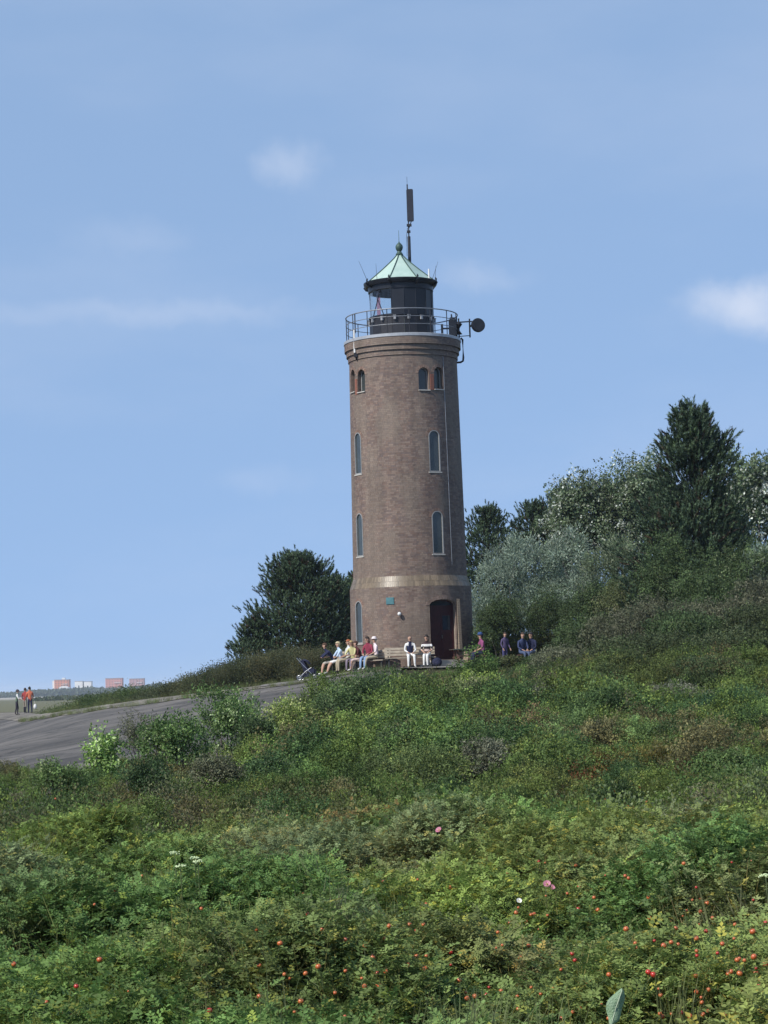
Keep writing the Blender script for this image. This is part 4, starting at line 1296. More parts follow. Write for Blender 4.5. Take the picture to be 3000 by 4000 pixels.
# ---- trees and single bushes
def limb_mesh(mb, p0, p1, r0, r1, g, n=6):
    p0, p1 = Vector(p0), Vector(p1); pts, rr = [], []
    for i in range(n + 1):
        t = i / n
        w_ = (p1 - p0).length * .05 * math.sin(math.pi * t)
        pts.append(p0.lerp(p1, t) + Vector((g.normal(0, w_ + 1e-6), g.normal(0, w_ + 1e-6), 0))); rr.append(r0 + (r1 - r0) * t)
    mb.tube(pts, rr, 6)
def broadleaf(name, label, cat, x, y, h, w, trunk_h, nlobes, nleaf, L, nar, palette, weights, seed, up=.2, depth=None, shoots=0, bark=None, group=None, patchy=0.0, sink=.0, lobe=.24, zmul=1.0):
    g = np.random.default_rng(seed)
    depth = depth or w
    root = empty(name, (x, y, gz(x, y) - sink), g.uniform(-.3, .3))
    tag(root, label, cat, group)
    lobes = []
    for i in range(nlobes):
        for _ in range(40):
            q = g.uniform(-1, 1, 3)
            if np.linalg.norm(q) < 1: break
        s = g.uniform(.75, 1.25)
        R_ = np.array([w * lobe, depth * lobe, (h - trunk_h) * lobe * zmul]) * s
        c = np.array([q[0] * (w / 2 - R_[0]), q[1] * (depth / 2 - R_[1]), trunk_h + (h - trunk_h) * .5 + q[2] * ((h - trunk_h) / 2 - R_[2])])
        lobes.append((c, R_))
    v, f, c = crown_leaves(lobes, nleaf, L, nar, g, palette, weights, up, patchy, 1.6 if patchy or up > .5 else (1.35 if y > 55 else 1.7))
    v[:, 2] *= h / np.percentile(v[:, 2], 99.6)
    if shoots:
        P, A, N = [], [], []
        for i in range(shoots):
            lb = lobes[g.integers(len(lobes))]
            b = lb[0] + np.array([g.normal(0, .5) * lb[1][0], g.normal(0, .5) * lb[1][1], lb[1][2] * .7])
            ln = g.uniform(.4, 1.0) * h * .13; d = unit(np.array([g.normal(.12, .14), g.normal(0, .12), 1]))
            for t in np.linspace(0, 1, 16):
                P.append(b + d * ln * t); A.append(d * .8 + rdir(1, g)[0] * .8); N.append(rdir(1, g)[0])
        LL = L * g.uniform(.6, 1.1, len(P)) * .9
        v2, f2 = leafquads(np.array(P), np.array(A), np.array(N), LL, LL * nar)
        pal = np.array(palette); ci = g.choice(len(pal), len(P), p=np.array(weights) / sum(weights))
        v = np.concatenate([v, v2]); f = np.concatenate([f, f2 + len(v) - len(v2)]); c = np.concatenate([c, np.repeat(pal[ci] * g.uniform(.75, 1.2, (len(P), 1)), 4, 0)])
    np_obj('crown', np_mesh(name + '_crown', v, f, M_leaf, c), root)
    mb = MB()
    tr = .03 + .018 * h
    if trunk_h > .5:
        limb_mesh(mb, (0, 0, -.1), (g.normal(0, .1), 0, trunk_h), tr, tr * .75, g)
        for cc, _ in lobes[:10]: limb_mesh(mb, (0, 0, trunk_h * .9), cc, tr * .5, .012, g, 4)
        mb.build('trunk', bark or M_greybark, root)
    else:
        for cc, _ in lobes[:8]: limb_mesh(mb, (cc[0] * .25, cc[1] * .25, -.05), cc, .02 + .006 * h, .008, g, 4)
        mb.build('stems', bark or M_greybark, root)
    return root
def tufts(B, D, g, n=34, ln=.42, needle=.135, wd=.019):
    """bottle-brush shoots: needles all round each shoot axis"""
    m = len(B)
    t = g.uniform(.05, 1, (m, n)); a = g.uniform(0, 2 * math.pi, (m, n))
    D = unit(D); X = unit(np.cross(D, np.array([.31, .2, .93]))); Y = np.cross(D, X)
    s = ln * g.uniform(.7, 1.25, (m, 1))
    P = B[:, None] + D[:, None] * (t * s)[..., None]
    rad_ = X[:, None] * np.cos(a)[..., None] + Y[:, None] * np.sin(a)[..., None]
    dn = D[:, None] * .95 + rad_ * .75
    dn = unit(dn)
    nl = needle * g.uniform(.8, 1.15, (m, n))[..., None]
    sd = unit(np.cross(dn, rad_ + 1e-4)) * wd
    T = P + dn * nl
    v = np.stack([P - sd, P + sd, T], 2).reshape(-1, 3)
    f = np.arange(len(v)).reshape(-1, 3)
    return v, f
def pine(name, label, x, y, h, w, ntuft, seed, profile, tone=(.062, .098, .052), lean=(0, 0), bare=.0, group=None, z=None, leader=True, tuft=.42, nd=28, depth=None):
    ntuft = int(ntuft * 3.4); tuft *= .74
    g = np.random.default_rng(seed)
    root = empty(name, (x, y, gz(x, y) if z is None else z)); tag(root, label, 'tree', group)
    depth = depth or w
    mb = MB(); tr = .05 + .016 * h
    axis = lambda t: np.array([lean[0] * t * h + .12 * math.sin(3 * t + seed), lean[1] * t * h + .1 * math.sin(2.4 * t + seed * 2), t * h])
    pts = [axis(t) for t in np.linspace(-.02, .96, 12)]
    mb.tube(pts, [tr * (1 - .9 * i / 11) + .012 for i in range(12)], 8)
    B, D, W_ = [], [], []
    nb = max(30, int(ntuft / 26)); golden = 2.39996
    for i in range(nb):
        t = bare + (1 - bare) * ((i + .5) / nb) ** .95
        L = (w / 2) * np.interp(t, *profile) * g.uniform(.58, 1.25)
        az = i * golden + g.normal(0, .35)
        el = -.05 + .75 * t + g.normal(0, .16)
        d = np.array([math.cos(az) * math.cos(el), math.sin(az) * math.cos(el) * depth / w, math.sin(el)])
        p0 = axis(t * .93)
        tip = p0 + d * L + np.array([0, 0, L * .18])
        limb_mesh(mb, p0, tip, .02 + .02 * (1 - t), .008, g, 4)
        k = max(6, int(ntuft / nb * (.5 + L / (w / 2))))
        for q in range(k):
            u = g.uniform(.22, 1.05) ** .7
            side = rdir(1, g)[0] * np.array([1, 1, .75]) * (.25 + L * .30) * (1.1 - .45 * u) * g.random() ** .45
            b = p0 + (tip - p0) * u + side
            B.append(b); D.append(d * .55 + side / (np.linalg.norm(side) + .01) * .45 + np.array([0, 0, .75]) + g.normal(0, .2, 3))
            W_.append(g.random())
    if leader:
        for q in range(46):
            B.append(axis(.78 + .0045 * q) + rdir(1, g)[0] * .16); D.append(np.array([g.normal(0, .3), g.normal(0, .3), 1.2])); W_.append(g.random())
    B, D = np.array(B), np.array(D)
    v, f = tufts(B, D, g, nd, tuft)
    c = np.array(tone)[None] * (.7 + .65 * np.array(W_)[:, None])
    c = c + (np.array(W_)[:, None] > .8) * np.array([.014, .016, .002])
    brown = (np.array(W_) < .06)[:, None]
    c = np.where(brown, np.array([.07, .05, .03]), c)
    c = np.repeat(c, nd * 3, 0) * g.uniform(.8, 1.2, (len(v) // 3, 1)).repeat(3, 0)
    np_obj('crown', np_mesh(name + '_crown', v, f, M_needle, c), root)
    mb.build('trunk', M_bark, root)
    return root
WIDE = ([0, .15, .4, .65, .85, 1], [.75, 1.0, .95, .72, .45, .15])
CONE = ([0, .2, .45, .7, .88, 1], [.8, 1.0, .85, .62, .42, .12])
def X(px, Y): return (px - 1500) / F * Y
def base_h(px, pytop, Y):
    x = at(px, pytop, Y).x
    return x, at(px, pytop, Y).z - gz(x, Y)
# big pine on the right
x, h = base_h(2690, 1572, 86)
pine('pine_tree', 'tall dark pine with a shaggy top above the right tree line', x, 86, h, 4.9, 1400, 31,
     ([0, .2, .42, .54, .61, .68, .76, .82, .9, 1], [.95, 1.05, 1.0, .8, .50, .66, .64, .50, .42, .16]), bare=.12, tuft=.46)
x, h = base_h(2800, 1990, 92)
pine('pine_tree', 'dark pine half hidden on the right of the tallest pine', x, 92, h, 3.6, 700, 38, WIDE, bare=.15)
x, h = base_h(2570, 1850, 90)
pine('pine_tree', 'narrow dark pine close to the left of the tallest pine', x, 90, h, 2.6, 500, 36, WIDE, bare=.2)
# left of the tower
x, h = base_h(1165, 2165, 113)
pine('pine_tree', 'broad dark pine standing alone left of the lighthouse', x, 113, h, 5.2, 1350, 33, ([0, .18, .4, .6, .8, .92, 1], [.85, 1.0, .92, .74, .52, .34, .12]), bare=.05, tuft=.40)
x, h = base_h(1000, 2420, 112)
pine('pine_tree', 'low dark pine at the left foot of the broad lone pine', x, 112, h, 2.3, 330, 34, WIDE, bare=.05, tuft=.36)
x, h = base_h(1310, 2250, 116)
pine('pine_tree', 'small pine in the gap between broad pine and lighthouse wall', x, 116, h, 3.4, 520, 35, WIDE, bare=.08, tuft=.38)
x, h = base_h(1400, 2230, 118)
pine('pine_tree', 'dark pine partly hidden behind the left edge of the lighthouse', x, 118, h, 3.0, 420, 39, WIDE, bare=.08, tuft=.38)
# right of the tower
x, h = base_h(1905, 1968, 124)
pine('pine_tree', 'dark pine just right of the lighthouse, nearest its wall', x, 124, h, 5.2, 800, 41, WIDE, bare=.15, tuft=.40)
x, h = base_h(2080, 1952, 127)
pine('pine_tree', 'low rounded pine second to the right of the lighthouse', x, 127, h, 6.0, 800, 42, WIDE, bare=.2, tuft=.40)
x, h = base_h(2195, 1880, 128)
pine('pine_tree', 'pine with a pointed top at the left end of the white poplars', x, 128, h, 5.0, 720, 43, CONE, bare=.25, tuft=.40)
POP = [(.050, .075, .038), (.075, .100, .052), (.115, .135, .085), (.36, .38, .33)]
PW = [.30, .33, .15, .22]
def poplar(label, px, py, Y, w, seed, n=15000):
    x, h = base_h(px, py, Y)
    return broadleaf('white_poplar', label, 'tree', x, Y, h, w, h * .28, 17, n, .135, .72, POP, PW, seed, .25, shoots=26, group='white poplars on the ridge', patchy=1.3, lobe=.22)
poplar('shimmering white poplar at the left end of the poplar row', 2260, 1850, 119, 5.0, 51)
poplar('white poplar with many pale leaves in the middle of the row', 2400, 1800, 119, 4.6, 52)
poplar('tall white poplar leaning against the left flank of the tallest pine', 2520, 1770, 118, 4.4, 53)
poplar('white poplar at the right edge of the picture behind the pines', 2950, 1745, 97, 4.4, 54)
SIL = [(.135, .175, .130), (.175, .215, .165), (.095, .13, .085), (.22, .255, .20)]
SW = [.35, .3, .2, .15]
def willow(label, px, py, Y, w, seed, n=13000, tr=.1, pal=SIL):
    x, h = base_h(px, py, Y)
    return broadleaf('silver_willow', label, 'bush', x, Y, h, w, .3, 30, int(n * 1.15), .15, .24, pal, SW, seed, .55, bark=M_greybark, group='silver willow bushes', lobe=.165, shoots=30)
willow('silvery willow bush beside the lower right wall of the lighthouse', 1880, 2290, 115, 2.6, 61, 8000)
willow('large silver grey willow bush right of the lighthouse', 2020, 2090, 115.5, 4.6, 62, 16000)
willow('silver grey willow bush below the white poplars', 2215, 2070, 115, 4.0, 63, 15000)
willow('grey green willow bush in the middle of the hillside', 2400, 2095, 113, 4.6, 64, 15000, pal=[(.095, .125, .07), (.125, .155, .085), (.07, .10, .055), (.17, .19, .125)])
willow('pale willow bush at the right edge under the pines', 2985, 2130, 82, 2.0, 65, 8000)
GRN = [(.045, .072, .028), (.062, .092, .034), (.035, .055, .024), (.095, .115, .055)]
BRN = [(.068, .074, .042), (.084, .088, .052), (.050, .058, .032), (.118, .112, .075)]
DKO = [(.045, .062, .026), (.060, .076, .032), (.033, .046, .021), (.085, .095, .05)]
OLV = [(.070, .085, .034), (.09, .105, .042), (.05, .065, .028), (.13, .125, .07)]
def bush(label, px, py, Y, w, seed, pal, n=7000, L=.10, nar=.55, group='bushes on the hillside', shoots=0, pw=(.36, .34, .2, .1), name='bush', zb=.0, lobe=.26):
    x, h = base_h(px, py, Y)
    return broadleaf(name, label, 'bush', x, Y, max(h, .6), w, .10, 18, int(n * 1.35), L * .85, nar, pal, pw, seed, .05, group=group, shoots=max(shoots, 8), lobe=.215)
bush('dark green bush behind the picnic place beside the tower', 1955, 2330, 98.4, 3.0, 71, GRN, 15000, .08)
bush('dark green bush with pale specks above the seated group on the right', 2160, 2290, 99.8, 3.8, 72, GRN, 18000, .08)
bush('dark rounded bush in the hollow under the silver willows', 2350, 2270, 97, 4.6, 73, GRN, 18000)
bush('deep green bush below the tallest pine', 2640, 2090, 84, 4.6, 74, GRN, 20000, .085)
bush('green bush under the pines near the right edge', 2890, 2110, 82, 4.4, 75, GRN, 18000, .085)
bush('brownish thorn bush on the slope below the tallest pine', 2560, 2330, 79, 4.2, 76, BRN, 14000, .085)
bush('brown and grey thorn bush in the right part of the slope', 2800, 2340, 76, 4.2, 77, BRN, 14000, .085)
bush('dark olive bush at the right edge of the slope', 2985, 2360, 73, 4.2, 78, DKO, 14000, .085)
bush('green bush on the slope right of the seated group', 2290, 2400, 90, 4.0, 79, GRN, 15000, .085)
bush('grey olive bush in front of the seated group on the right', 2230, 2520, 84, 3.4, 80, [(.10, .11, .065), (.12, .13, .08), (.075, .085, .045), (.15, .15, .10)], 11000, .08)
bush('dark olive bush in the middle of the right slope', 2640, 2470, 68, 3.6, 81, DKO, 13000, .075)
bush('dark low pine like bush low on the right slope', 2900, 2680, 44, 2.0, 82, [(.025, .058, .028), (.035, .075, .035), (.02, .045, .022), (.05, .085, .04)], 9000, .075, .2)
bush('dark leafy bush in front of the benches', 1450, 2632, 47, 2.3, 83, GRN, 11000, .062, .6, 'bushes in the thicket')
bush('dark green bush below the left benches', 1300, 2690, 46, 1.3, 84, GRN, 6000, .06, .6, 'bushes in the thicket')
bush('olive bush right of the dark bush in front of the tower', 1740, 2648, 50, 2.6, 85, OLV, 10000, .062, .6, 'bushes in the thicket')
bush('light green leafy bush at the bend of the path', 400, 2835, 38, .8, 86, [(.15, .23, .06), (.20, .28, .09), (.11, .18, .045), (.28, .34, .16)], 1500, .075, .6, 'bushes in the thicket')
bush('green bush with pale leaf tips in front of the path', 880, 2672, 42, 1.7, 87, [(.065, .11, .035), (.09, .13, .045), (.045, .08, .026), (.22, .27, .14)], 5200, .06, .6, 'bushes in the thicket', 10)
bush('bushy green shrub to the left of the pale tipped bush', 680, 2780, 40, 1.6, 88, [(.055, .10, .03), (.075, .12, .036), (.04, .07, .024), (.16, .2, .09)], 5000, .06, .6, 'bushes in the thicket')
bush('yellowish green bush between path and dark bush', 1150, 2715, 45, 1.7, 89, [(.11, .145, .04), (.14, .17, .05), (.08, .11, .03), (.18, .19, .08)], 5200, .06, .55, 'bushes in the thicket')
bush('dry brown bush at the edge of the asphalt slope', 540, 2770, 47, 1.0, 90, BRN, 2200, .05, .4, 'bushes in the thicket', 8)

for (px_, py_, Y_, w_, pal_, n_, lab) in (
        (2490, 2230, 93, 4.2, OLV, 9000, 'olive bush below the grey green willow bush'),
        (2740, 2220, 81, 3.8, GRN, 9000, 'green bush directly under the trunk of the tallest pine'),
        (2970, 2260, 77, 3.6, BRN, 8000, 'brown leaved bush under the pale willow at the right edge'),
        (2430, 2380, 84, 3.8, BRN, 9000, 'brownish bush left of the thorn bush on the slope'),
        (2690, 2380, 73, 3.8, GRN, 12000, 'green bush between the two brown thorn bushes'),
        (2890, 2440, 66, 3.8, DKO, 12000, 'dark olive bush low at the right of the slope'),
        (2450, 2480, 76, 3.8, DKO, 12000, 'dark olive bush in the lower middle of the slope, left of its twin'),
        (2090, 2600, 80, 2.2, [(.09, .10, .05), (.11, .12, .06), (.07, .08, .04), (.15, .15, .09)], 7000, 'pale olive bush low in front of the picnic place'),
        (2790, 2560, 58, 3.2, GRN, 11000, 'broad green bush near the foot of the right slope'),
        (1985, 2612, 92.6, 1.5, OLV, 4000, 'low olive bush hiding the feet of the purple jacket'),
        (2105, 2608, 92.4, 1.6, GRN, 4000, 'low green bush in front of the seated pair on the right'),
        (1890, 2622, 92.2, 1.3, GRN, 3500, 'low green bush in front of the picnic table'),
        (2330, 2590, 66, 3.0, DKO, 10000, 'dark olive bush at the foot of the slope below the seated pair'),
        (2020, 2680, 62, 1.8, [(.075, .10, .035), (.095, .12, .045), (.055, .075, .03), (.15, .16, .09)], 6000, 'small yellowish green bush below the picnic place'),
        (1560, 2700, 48, 1.1, [(.085, .12, .035), (.11, .14, .045), (.06, .09, .03), (.16, .18, .08)], 4000, 'small light green bush in front of the striped sitter'),
        (1000, 2800, 40, .9, GRN, 4000, 'low dark green bush below the yellowish bush'),
        (1560, 2830, 34, .9, GRN, 4000, 'low dark bush in the middle of the thicket'),
        (2200, 2800, 40, 1.3, GRN, 5000, 'dark green bush in the thicket below the right slope'),
        (2640, 2830, 38, 1.4, OLV, 5000, 'olive bush in the thicket on the right')):
    bush(lab, px_, py_, Y_, w_, int(px_ + py_), pal_, n_, .095 if Y_ > 65 else .055, .55, 'bushes on the hillside' if Y_ > 55 else 'bushes in the thicket')

GRY = [(.095, .10, .065), (.115, .12, .08), (.07, .078, .048), (.15, .15, .105)]
MID = [(.062, .10, .032), (.080, .12, .038), (.045, .075, .026), (.12, .145, .065)]
DKG = [(.034, .062, .024), (.046, .078, .028), (.026, .048, .02), (.075, .095, .045)]
for (px_, py_, Y_, w_, pal_, n_, lab) in (
        (1930, 2655, 54, 2.0, DKG, 7000, 'dark bush below the table end of the picnic place'),
        (2140, 2672, 52, 2.4, GRY, 7000, 'greyish bush right of the dark bush below the picnic place'),
        (2420, 2690, 50, 2.2, DKG, 7000, 'dark green bush under the green bush at the foot of the slope'),
        (2640, 2668, 50, 2.2, GRY, 7000, 'grey green bush left of the dark pine like bush'),
        (2990, 2740, 44, 1.8, MID, 6000, 'mid green bush at the right edge below the dark pine like bush'),
        (2060, 2770, 45, 1.5, MID, 5000, 'mid green bush above the grey patch of thicket'),
        (2300, 2760, 44, 1.6, DKG, 5500, 'dark bush just above the rust red patch'),
        (2520, 2790, 42, 1.4, GRY, 5000, 'grey olive bush to the upper right of the rust red patch'),
        (2760, 2800, 40, 1.5, DKG, 5500, 'dark bush above the yellowish thicket on the right'),
        (1830, 2760, 46, 1.5, DKG, 5500, 'dark bush straight below the door'),
        (1640, 2790, 42, 1.3, MID, 5000, 'green bush below the bench by the door'),
        (1280, 2850, 38, 1.3, DKG, 5000, 'dark green bush below the left bench group'),
        (840, 2930, 33, 1.0, BRN, 4000, 'brown bush below the pale tipped bush'),
        (1080, 2940, 32, 1.0, DKG, 4000, 'dark bush right of the brown bush in the thicket'),
        (560, 2960, 33, 1.0, DKG, 4000, 'dark bush below the dry brown bush'),
        (230, 2960, 34, 1.0, MID, 4000, 'green bush at the left below the asphalt slope'),
        (1900, 2880, 33, 1.2, GRY, 4500, 'dull grey bush left of the rust red patch'),
        (2850, 2920, 31, 1.1, MID, 4500, 'mid green bush near the right edge of the thicket')):
    bush(lab, px_, py_, Y_, w_, int(px_ * 3 + py_), pal_, n_, .06 if Y_ > 40 else .045, .58, 'bushes in the thicket')

# weeds and dry grass along the edges of the asphalt
g = np.random.default_rng(301)
n = 900
x = g.uniform(-22, .5, n); side = g.random(n)
y = np.where(side < .45, crest_y(x) + 2.3 + np.abs(g.normal(0, .5, n)), np.where(side < .75, crest_y(x) - path_w(x) + g.normal(0, .35, n), reach(x) + 1.2 + np.abs(g.normal(0, 1.6, n))))
col = np.array([.15, .15, .07]) * g.uniform(.6, 1.4, (n, 1)) + g.uniform(0, .05, (n, 1)) * np.array([0, 1, 0])
ob = scatter_object('verge_grass', np.stack([x, y, ground(x, y) + .02], 1), np.stack([0 * x, 0 * x, g.uniform(0, 6.28, n)], 1), g.uniform(.25, .7, n), 5 + g.integers(0, 2, n), col, 'b')
tag(ob, 'dry grass and weeds along the edges of the asphalt', kind='stuff', cat='grass')
# ------------------------------------------------------------------ benches, table, pushchair
M_plank = pmat('weathered plank', (.40, .34, .26), (.28, .24, .19), 6, .8, bump=.3)
M_plankd = pmat('dark brown plank', (.11, .06, .045), (.075, .042, .034), 6, .75, bump=.3)
M_iron = pmat('bench iron', (.05, .05, .055), None, 6, .6, .4)
def bench(label, x, y, rz, length, mat, z=None):
    """slatted bench: seat height .45, looks along its local -Y"""
    root = empty('bench', (x, y, (gz(x, y) + .09) if z is None else z), rz); tag(root, label, 'bench', 'benches round the foot of the lighthouse')
    for k in range(4):
        MB().box((0, -.22 + k * .115, .435), (length, .095, .035)).build('slat', mat, root)
    for k in range(3):
        MB().box((0, .235 + k * .022, .58 + k * .125), (length, .03, .095), Matrix.Rotation(R(-10), 3, 'X')).build('slat', mat, root)
    for sx in (-length / 2 + .15, 0, length / 2 - .15):
        MB().box((sx, -.17, .205), (.05, .05, .42)).build('leg', M_iron, root)
        MB().box((sx, .17, .205), (.05, .05, .42)).box((sx, .27, .64), (.05, .035, .5), Matrix.Rotation(R(-10), 3, 'X')).box((sx, .0, .40), (.045, .42, .03)).build('leg', M_iron, root)
    return root
zb_ = .56
b1x = at(1603, 2590, 96.35).x
bench('pale slatted bench against the tower wall left of the door', b1x, 96.45, 0.06, 2.15, M_plank)
ba = R(-40)
b2 = (TX + 3.22 * math.sin(ba) - .35 * math.cos(ba), TY - 3.22 * math.cos(ba) - .35 * math.sin(ba))
bench('crowded slatted bench at the left foot of the tower', b2[0], b2[1], ba, 3.1, M_plank)
def along(s, d=0.0):   # a seat on the left bench
    return (b2[0] + s * math.cos(ba) + d * math.sin(ba), b2[1] + s * math.sin(ba) - d * math.cos(ba))

# picnic table right of the door
tp = at(1832, 2600, 97.6)
tz = gz(tp.x, 97.6) + .09
tab = empty('picnic_table', (tp.x, 97.9, tz), .25); tag(tab, 'brown wooden picnic table with benches right of the door', 'table')
for k in range(5): MB().box((0, -.30 + k * .15, .74), (1.5, .13, .04)).build('table_plank', M_plankd if k % 2 else pmat('green brown plank', (.07, .085, .07), (.05, .06, .05), 6, .7), tab)
for s in (-1, 1):
    for k in range(2): MB().box((0, s * (.68 + .13 * k), .44), (1.5, .115, .04)).build('seat_plank', M_plankd, tab)
    for q in (-1, 1):
        MB().box((s * .55, q * .27, .37), (.06, .09, .80), Matrix.Rotation(R(26 * q), 3, 'X')).build('leg', M_plankd, tab)
    MB().box((s * .55, 0, .395), (.05, 1.6, .08)).box((s * .55, 0, .69), (.05, .7, .07)).build('cross_beam', M_plankd, tab)

# pushchair at the left end of the benches
pc = at(1206, 2642, 96.6)
push = empty('pushchair', (pc.x, 96.7, gz(pc.x, 96.7) + .085), R(168)); tag(push, 'dark blue pushchair with silver wheels left of the benches', 'pushchair')
M_navy = pmat('navy fabric', (.014, .016, .045), (.010, .012, .032), 12, .85)
M_alu = pmat('aluminium', (.55, .56, .58), None, 8, .35, .9)
M_rub = pmat('black rubber', (.02, .02, .02), None, 8, .8)
for sy in (-.24, .24):
    for sx in (-.32, .36):
        wr = .135
        w = empty('wheel', (sx, sy, wr), parent=push)
        MB().tube([(wr * .88 * math.cos(2 * math.pi * i / 20), 0, wr * .88 * math.sin(2 * math.pi * i / 20)) for i in range(20)], .018, 6, closed=True).build('tyre', M_rub, w)
        m = MB().tube([(wr * .72 * math.cos(2 * math.pi * i / 20), 0, wr * .72 * math.sin(2 * math.pi * i / 20)) for i in range(20)], .020, 6, closed=True)
        for k in range(5):
            t = 2 * math.pi * k / 5
            m.tube([(0, 0, 0), (wr * .72 * math.cos(t), 0, wr * .72 * math.sin(t))], .012, 5)
        m.build('rim', M_alu, w)
for sy in (-.22, .22):
    MB().tube([(-.32, sy, .14), (-.05, sy, .42), (.28, sy, .78), (.46, sy, .98)], .014, 6).build('frame', M_alu, push)
    MB().tube([(.36, sy, .14), (.10, sy, .38), (-.18, sy, .56)], .013, 6).build('frame', M_alu, push)
MB().tube([(.46, -.22, .98), (.50, 0, 1.0), (.46, .22, .98)], .018, 8).build('handlebar', M_rub, push)
MB().box((-.06, 0, .44), (.46, .42, .16), Matrix.Rotation(R(-8), 3, 'Y')).box((.16, 0, .64), (.16, .42, .50), Matrix.Rotation(R(24), 3, 'Y')).box((-.32, 0, .30), (.07, .34, .26), Matrix.Rotation(R(14), 3, 'Y')).build('seat', M_navy, push)
hood = MB(); vs = []; fs = []
for i in range(7):
    t = R(15) + R(135) * i / 6
    for j in range(7):
        u = -1 + 2 * j / 6
        r_ = .30 * math.sqrt(max(.2, 1 - .35 * u * u))
        vs.append((.12 - r_ * math.cos(t) * .95 + .05, u * .22, .62 + r_ * math.sin(t)))
for i in range(6):
    for j in range(6): fs.append((i * 7 + j, i * 7 + j + 1, (i + 1) * 7 + j + 1, (i + 1) * 7 + j))
hood.add(vs, fs, True).build('hood', M_navy, push)
MB().box((.06, 0, .24), (.38, .32, .16)).build('basket', M_navy, push)

bagp = at(1708, 2606, 95.9)
bag = empty('rucksack', (bagp.x, 96.0, gz(bagp.x, 96.0) + .09), .3); tag(bag, 'dark blue rucksack on the ground beside the striped sitter', 'bag')
mb = MB().sphere((0, 0, .20), .2, 14, 10, (1.15, .8, 1.0)); mb.v = [(p[0], p[1], max(p[2], .005)) for p in mb.v]
mb.build('body', M_navy, bag)
MB().sphere((0, -.13, .15), .12, 12, 8, (1.1, .6, .9)).build('pocket', M_navy, bag)
MB().tube([(-.06, 0, .38), (0, .02, .45), (.06, 0, .38)], .012, 6).build('handle', M_rub, bag)

# ------------------------------------------------------------------ people
SKIN = (.46, .28, .20)
def fmat(c): return pmat('cloth_%02x%02x%02x' % tuple(int(min(v, 1) * 255) for v in c), c, tuple(v * .8 for v in c), 7, .85, bump=.15)
def stripes():
    if 'striped knit' in MATS: return MATS['striped knit']
    m = bpy.data.materials.new('striped knit'); m.use_nodes = True
    t = m.node_tree; b = t.nodes['Principled BSDF']; b.inputs['Roughness'].default_value = .9
    tc = t.nodes.new('ShaderNodeTexCoord'); sx = t.nodes.new('ShaderNodeSeparateXYZ'); t.links.new(tc.outputs['Object'], sx.inputs[0])
    cr = t.nodes.new('ShaderNodeValToRGB'); cr.color_ramp.interpolation = 'CONSTANT'
    e = cr.color_ramp.elements
    e[0].position = 0; e[0].color = (.05, .02, .02, 1); e[1].position = .25; e[1].color = (.55, .42, .38, 1)
    for p, c in ((.42, (.02, .015, .018, 1)), (.62, (.70, .68, .66, 1)), (.80, (.04, .018, .02, 1))):
        x_ = e.new(p); x_.color = c
    r = t.nodes.new('ShaderNodeMapRange'); r.inputs['From Min'].default_value = .55; r.inputs['From Max'].default_value = 1.1
    t.links.new(sx.outputs['Z'], r.inputs['Value']); t.links.new(r.outputs['Result'], cr.inputs['Fac']); t.links.new(cr.outputs['Color'], b.inputs['Base Color'])
    MATS['striped knit'] = m
    return m
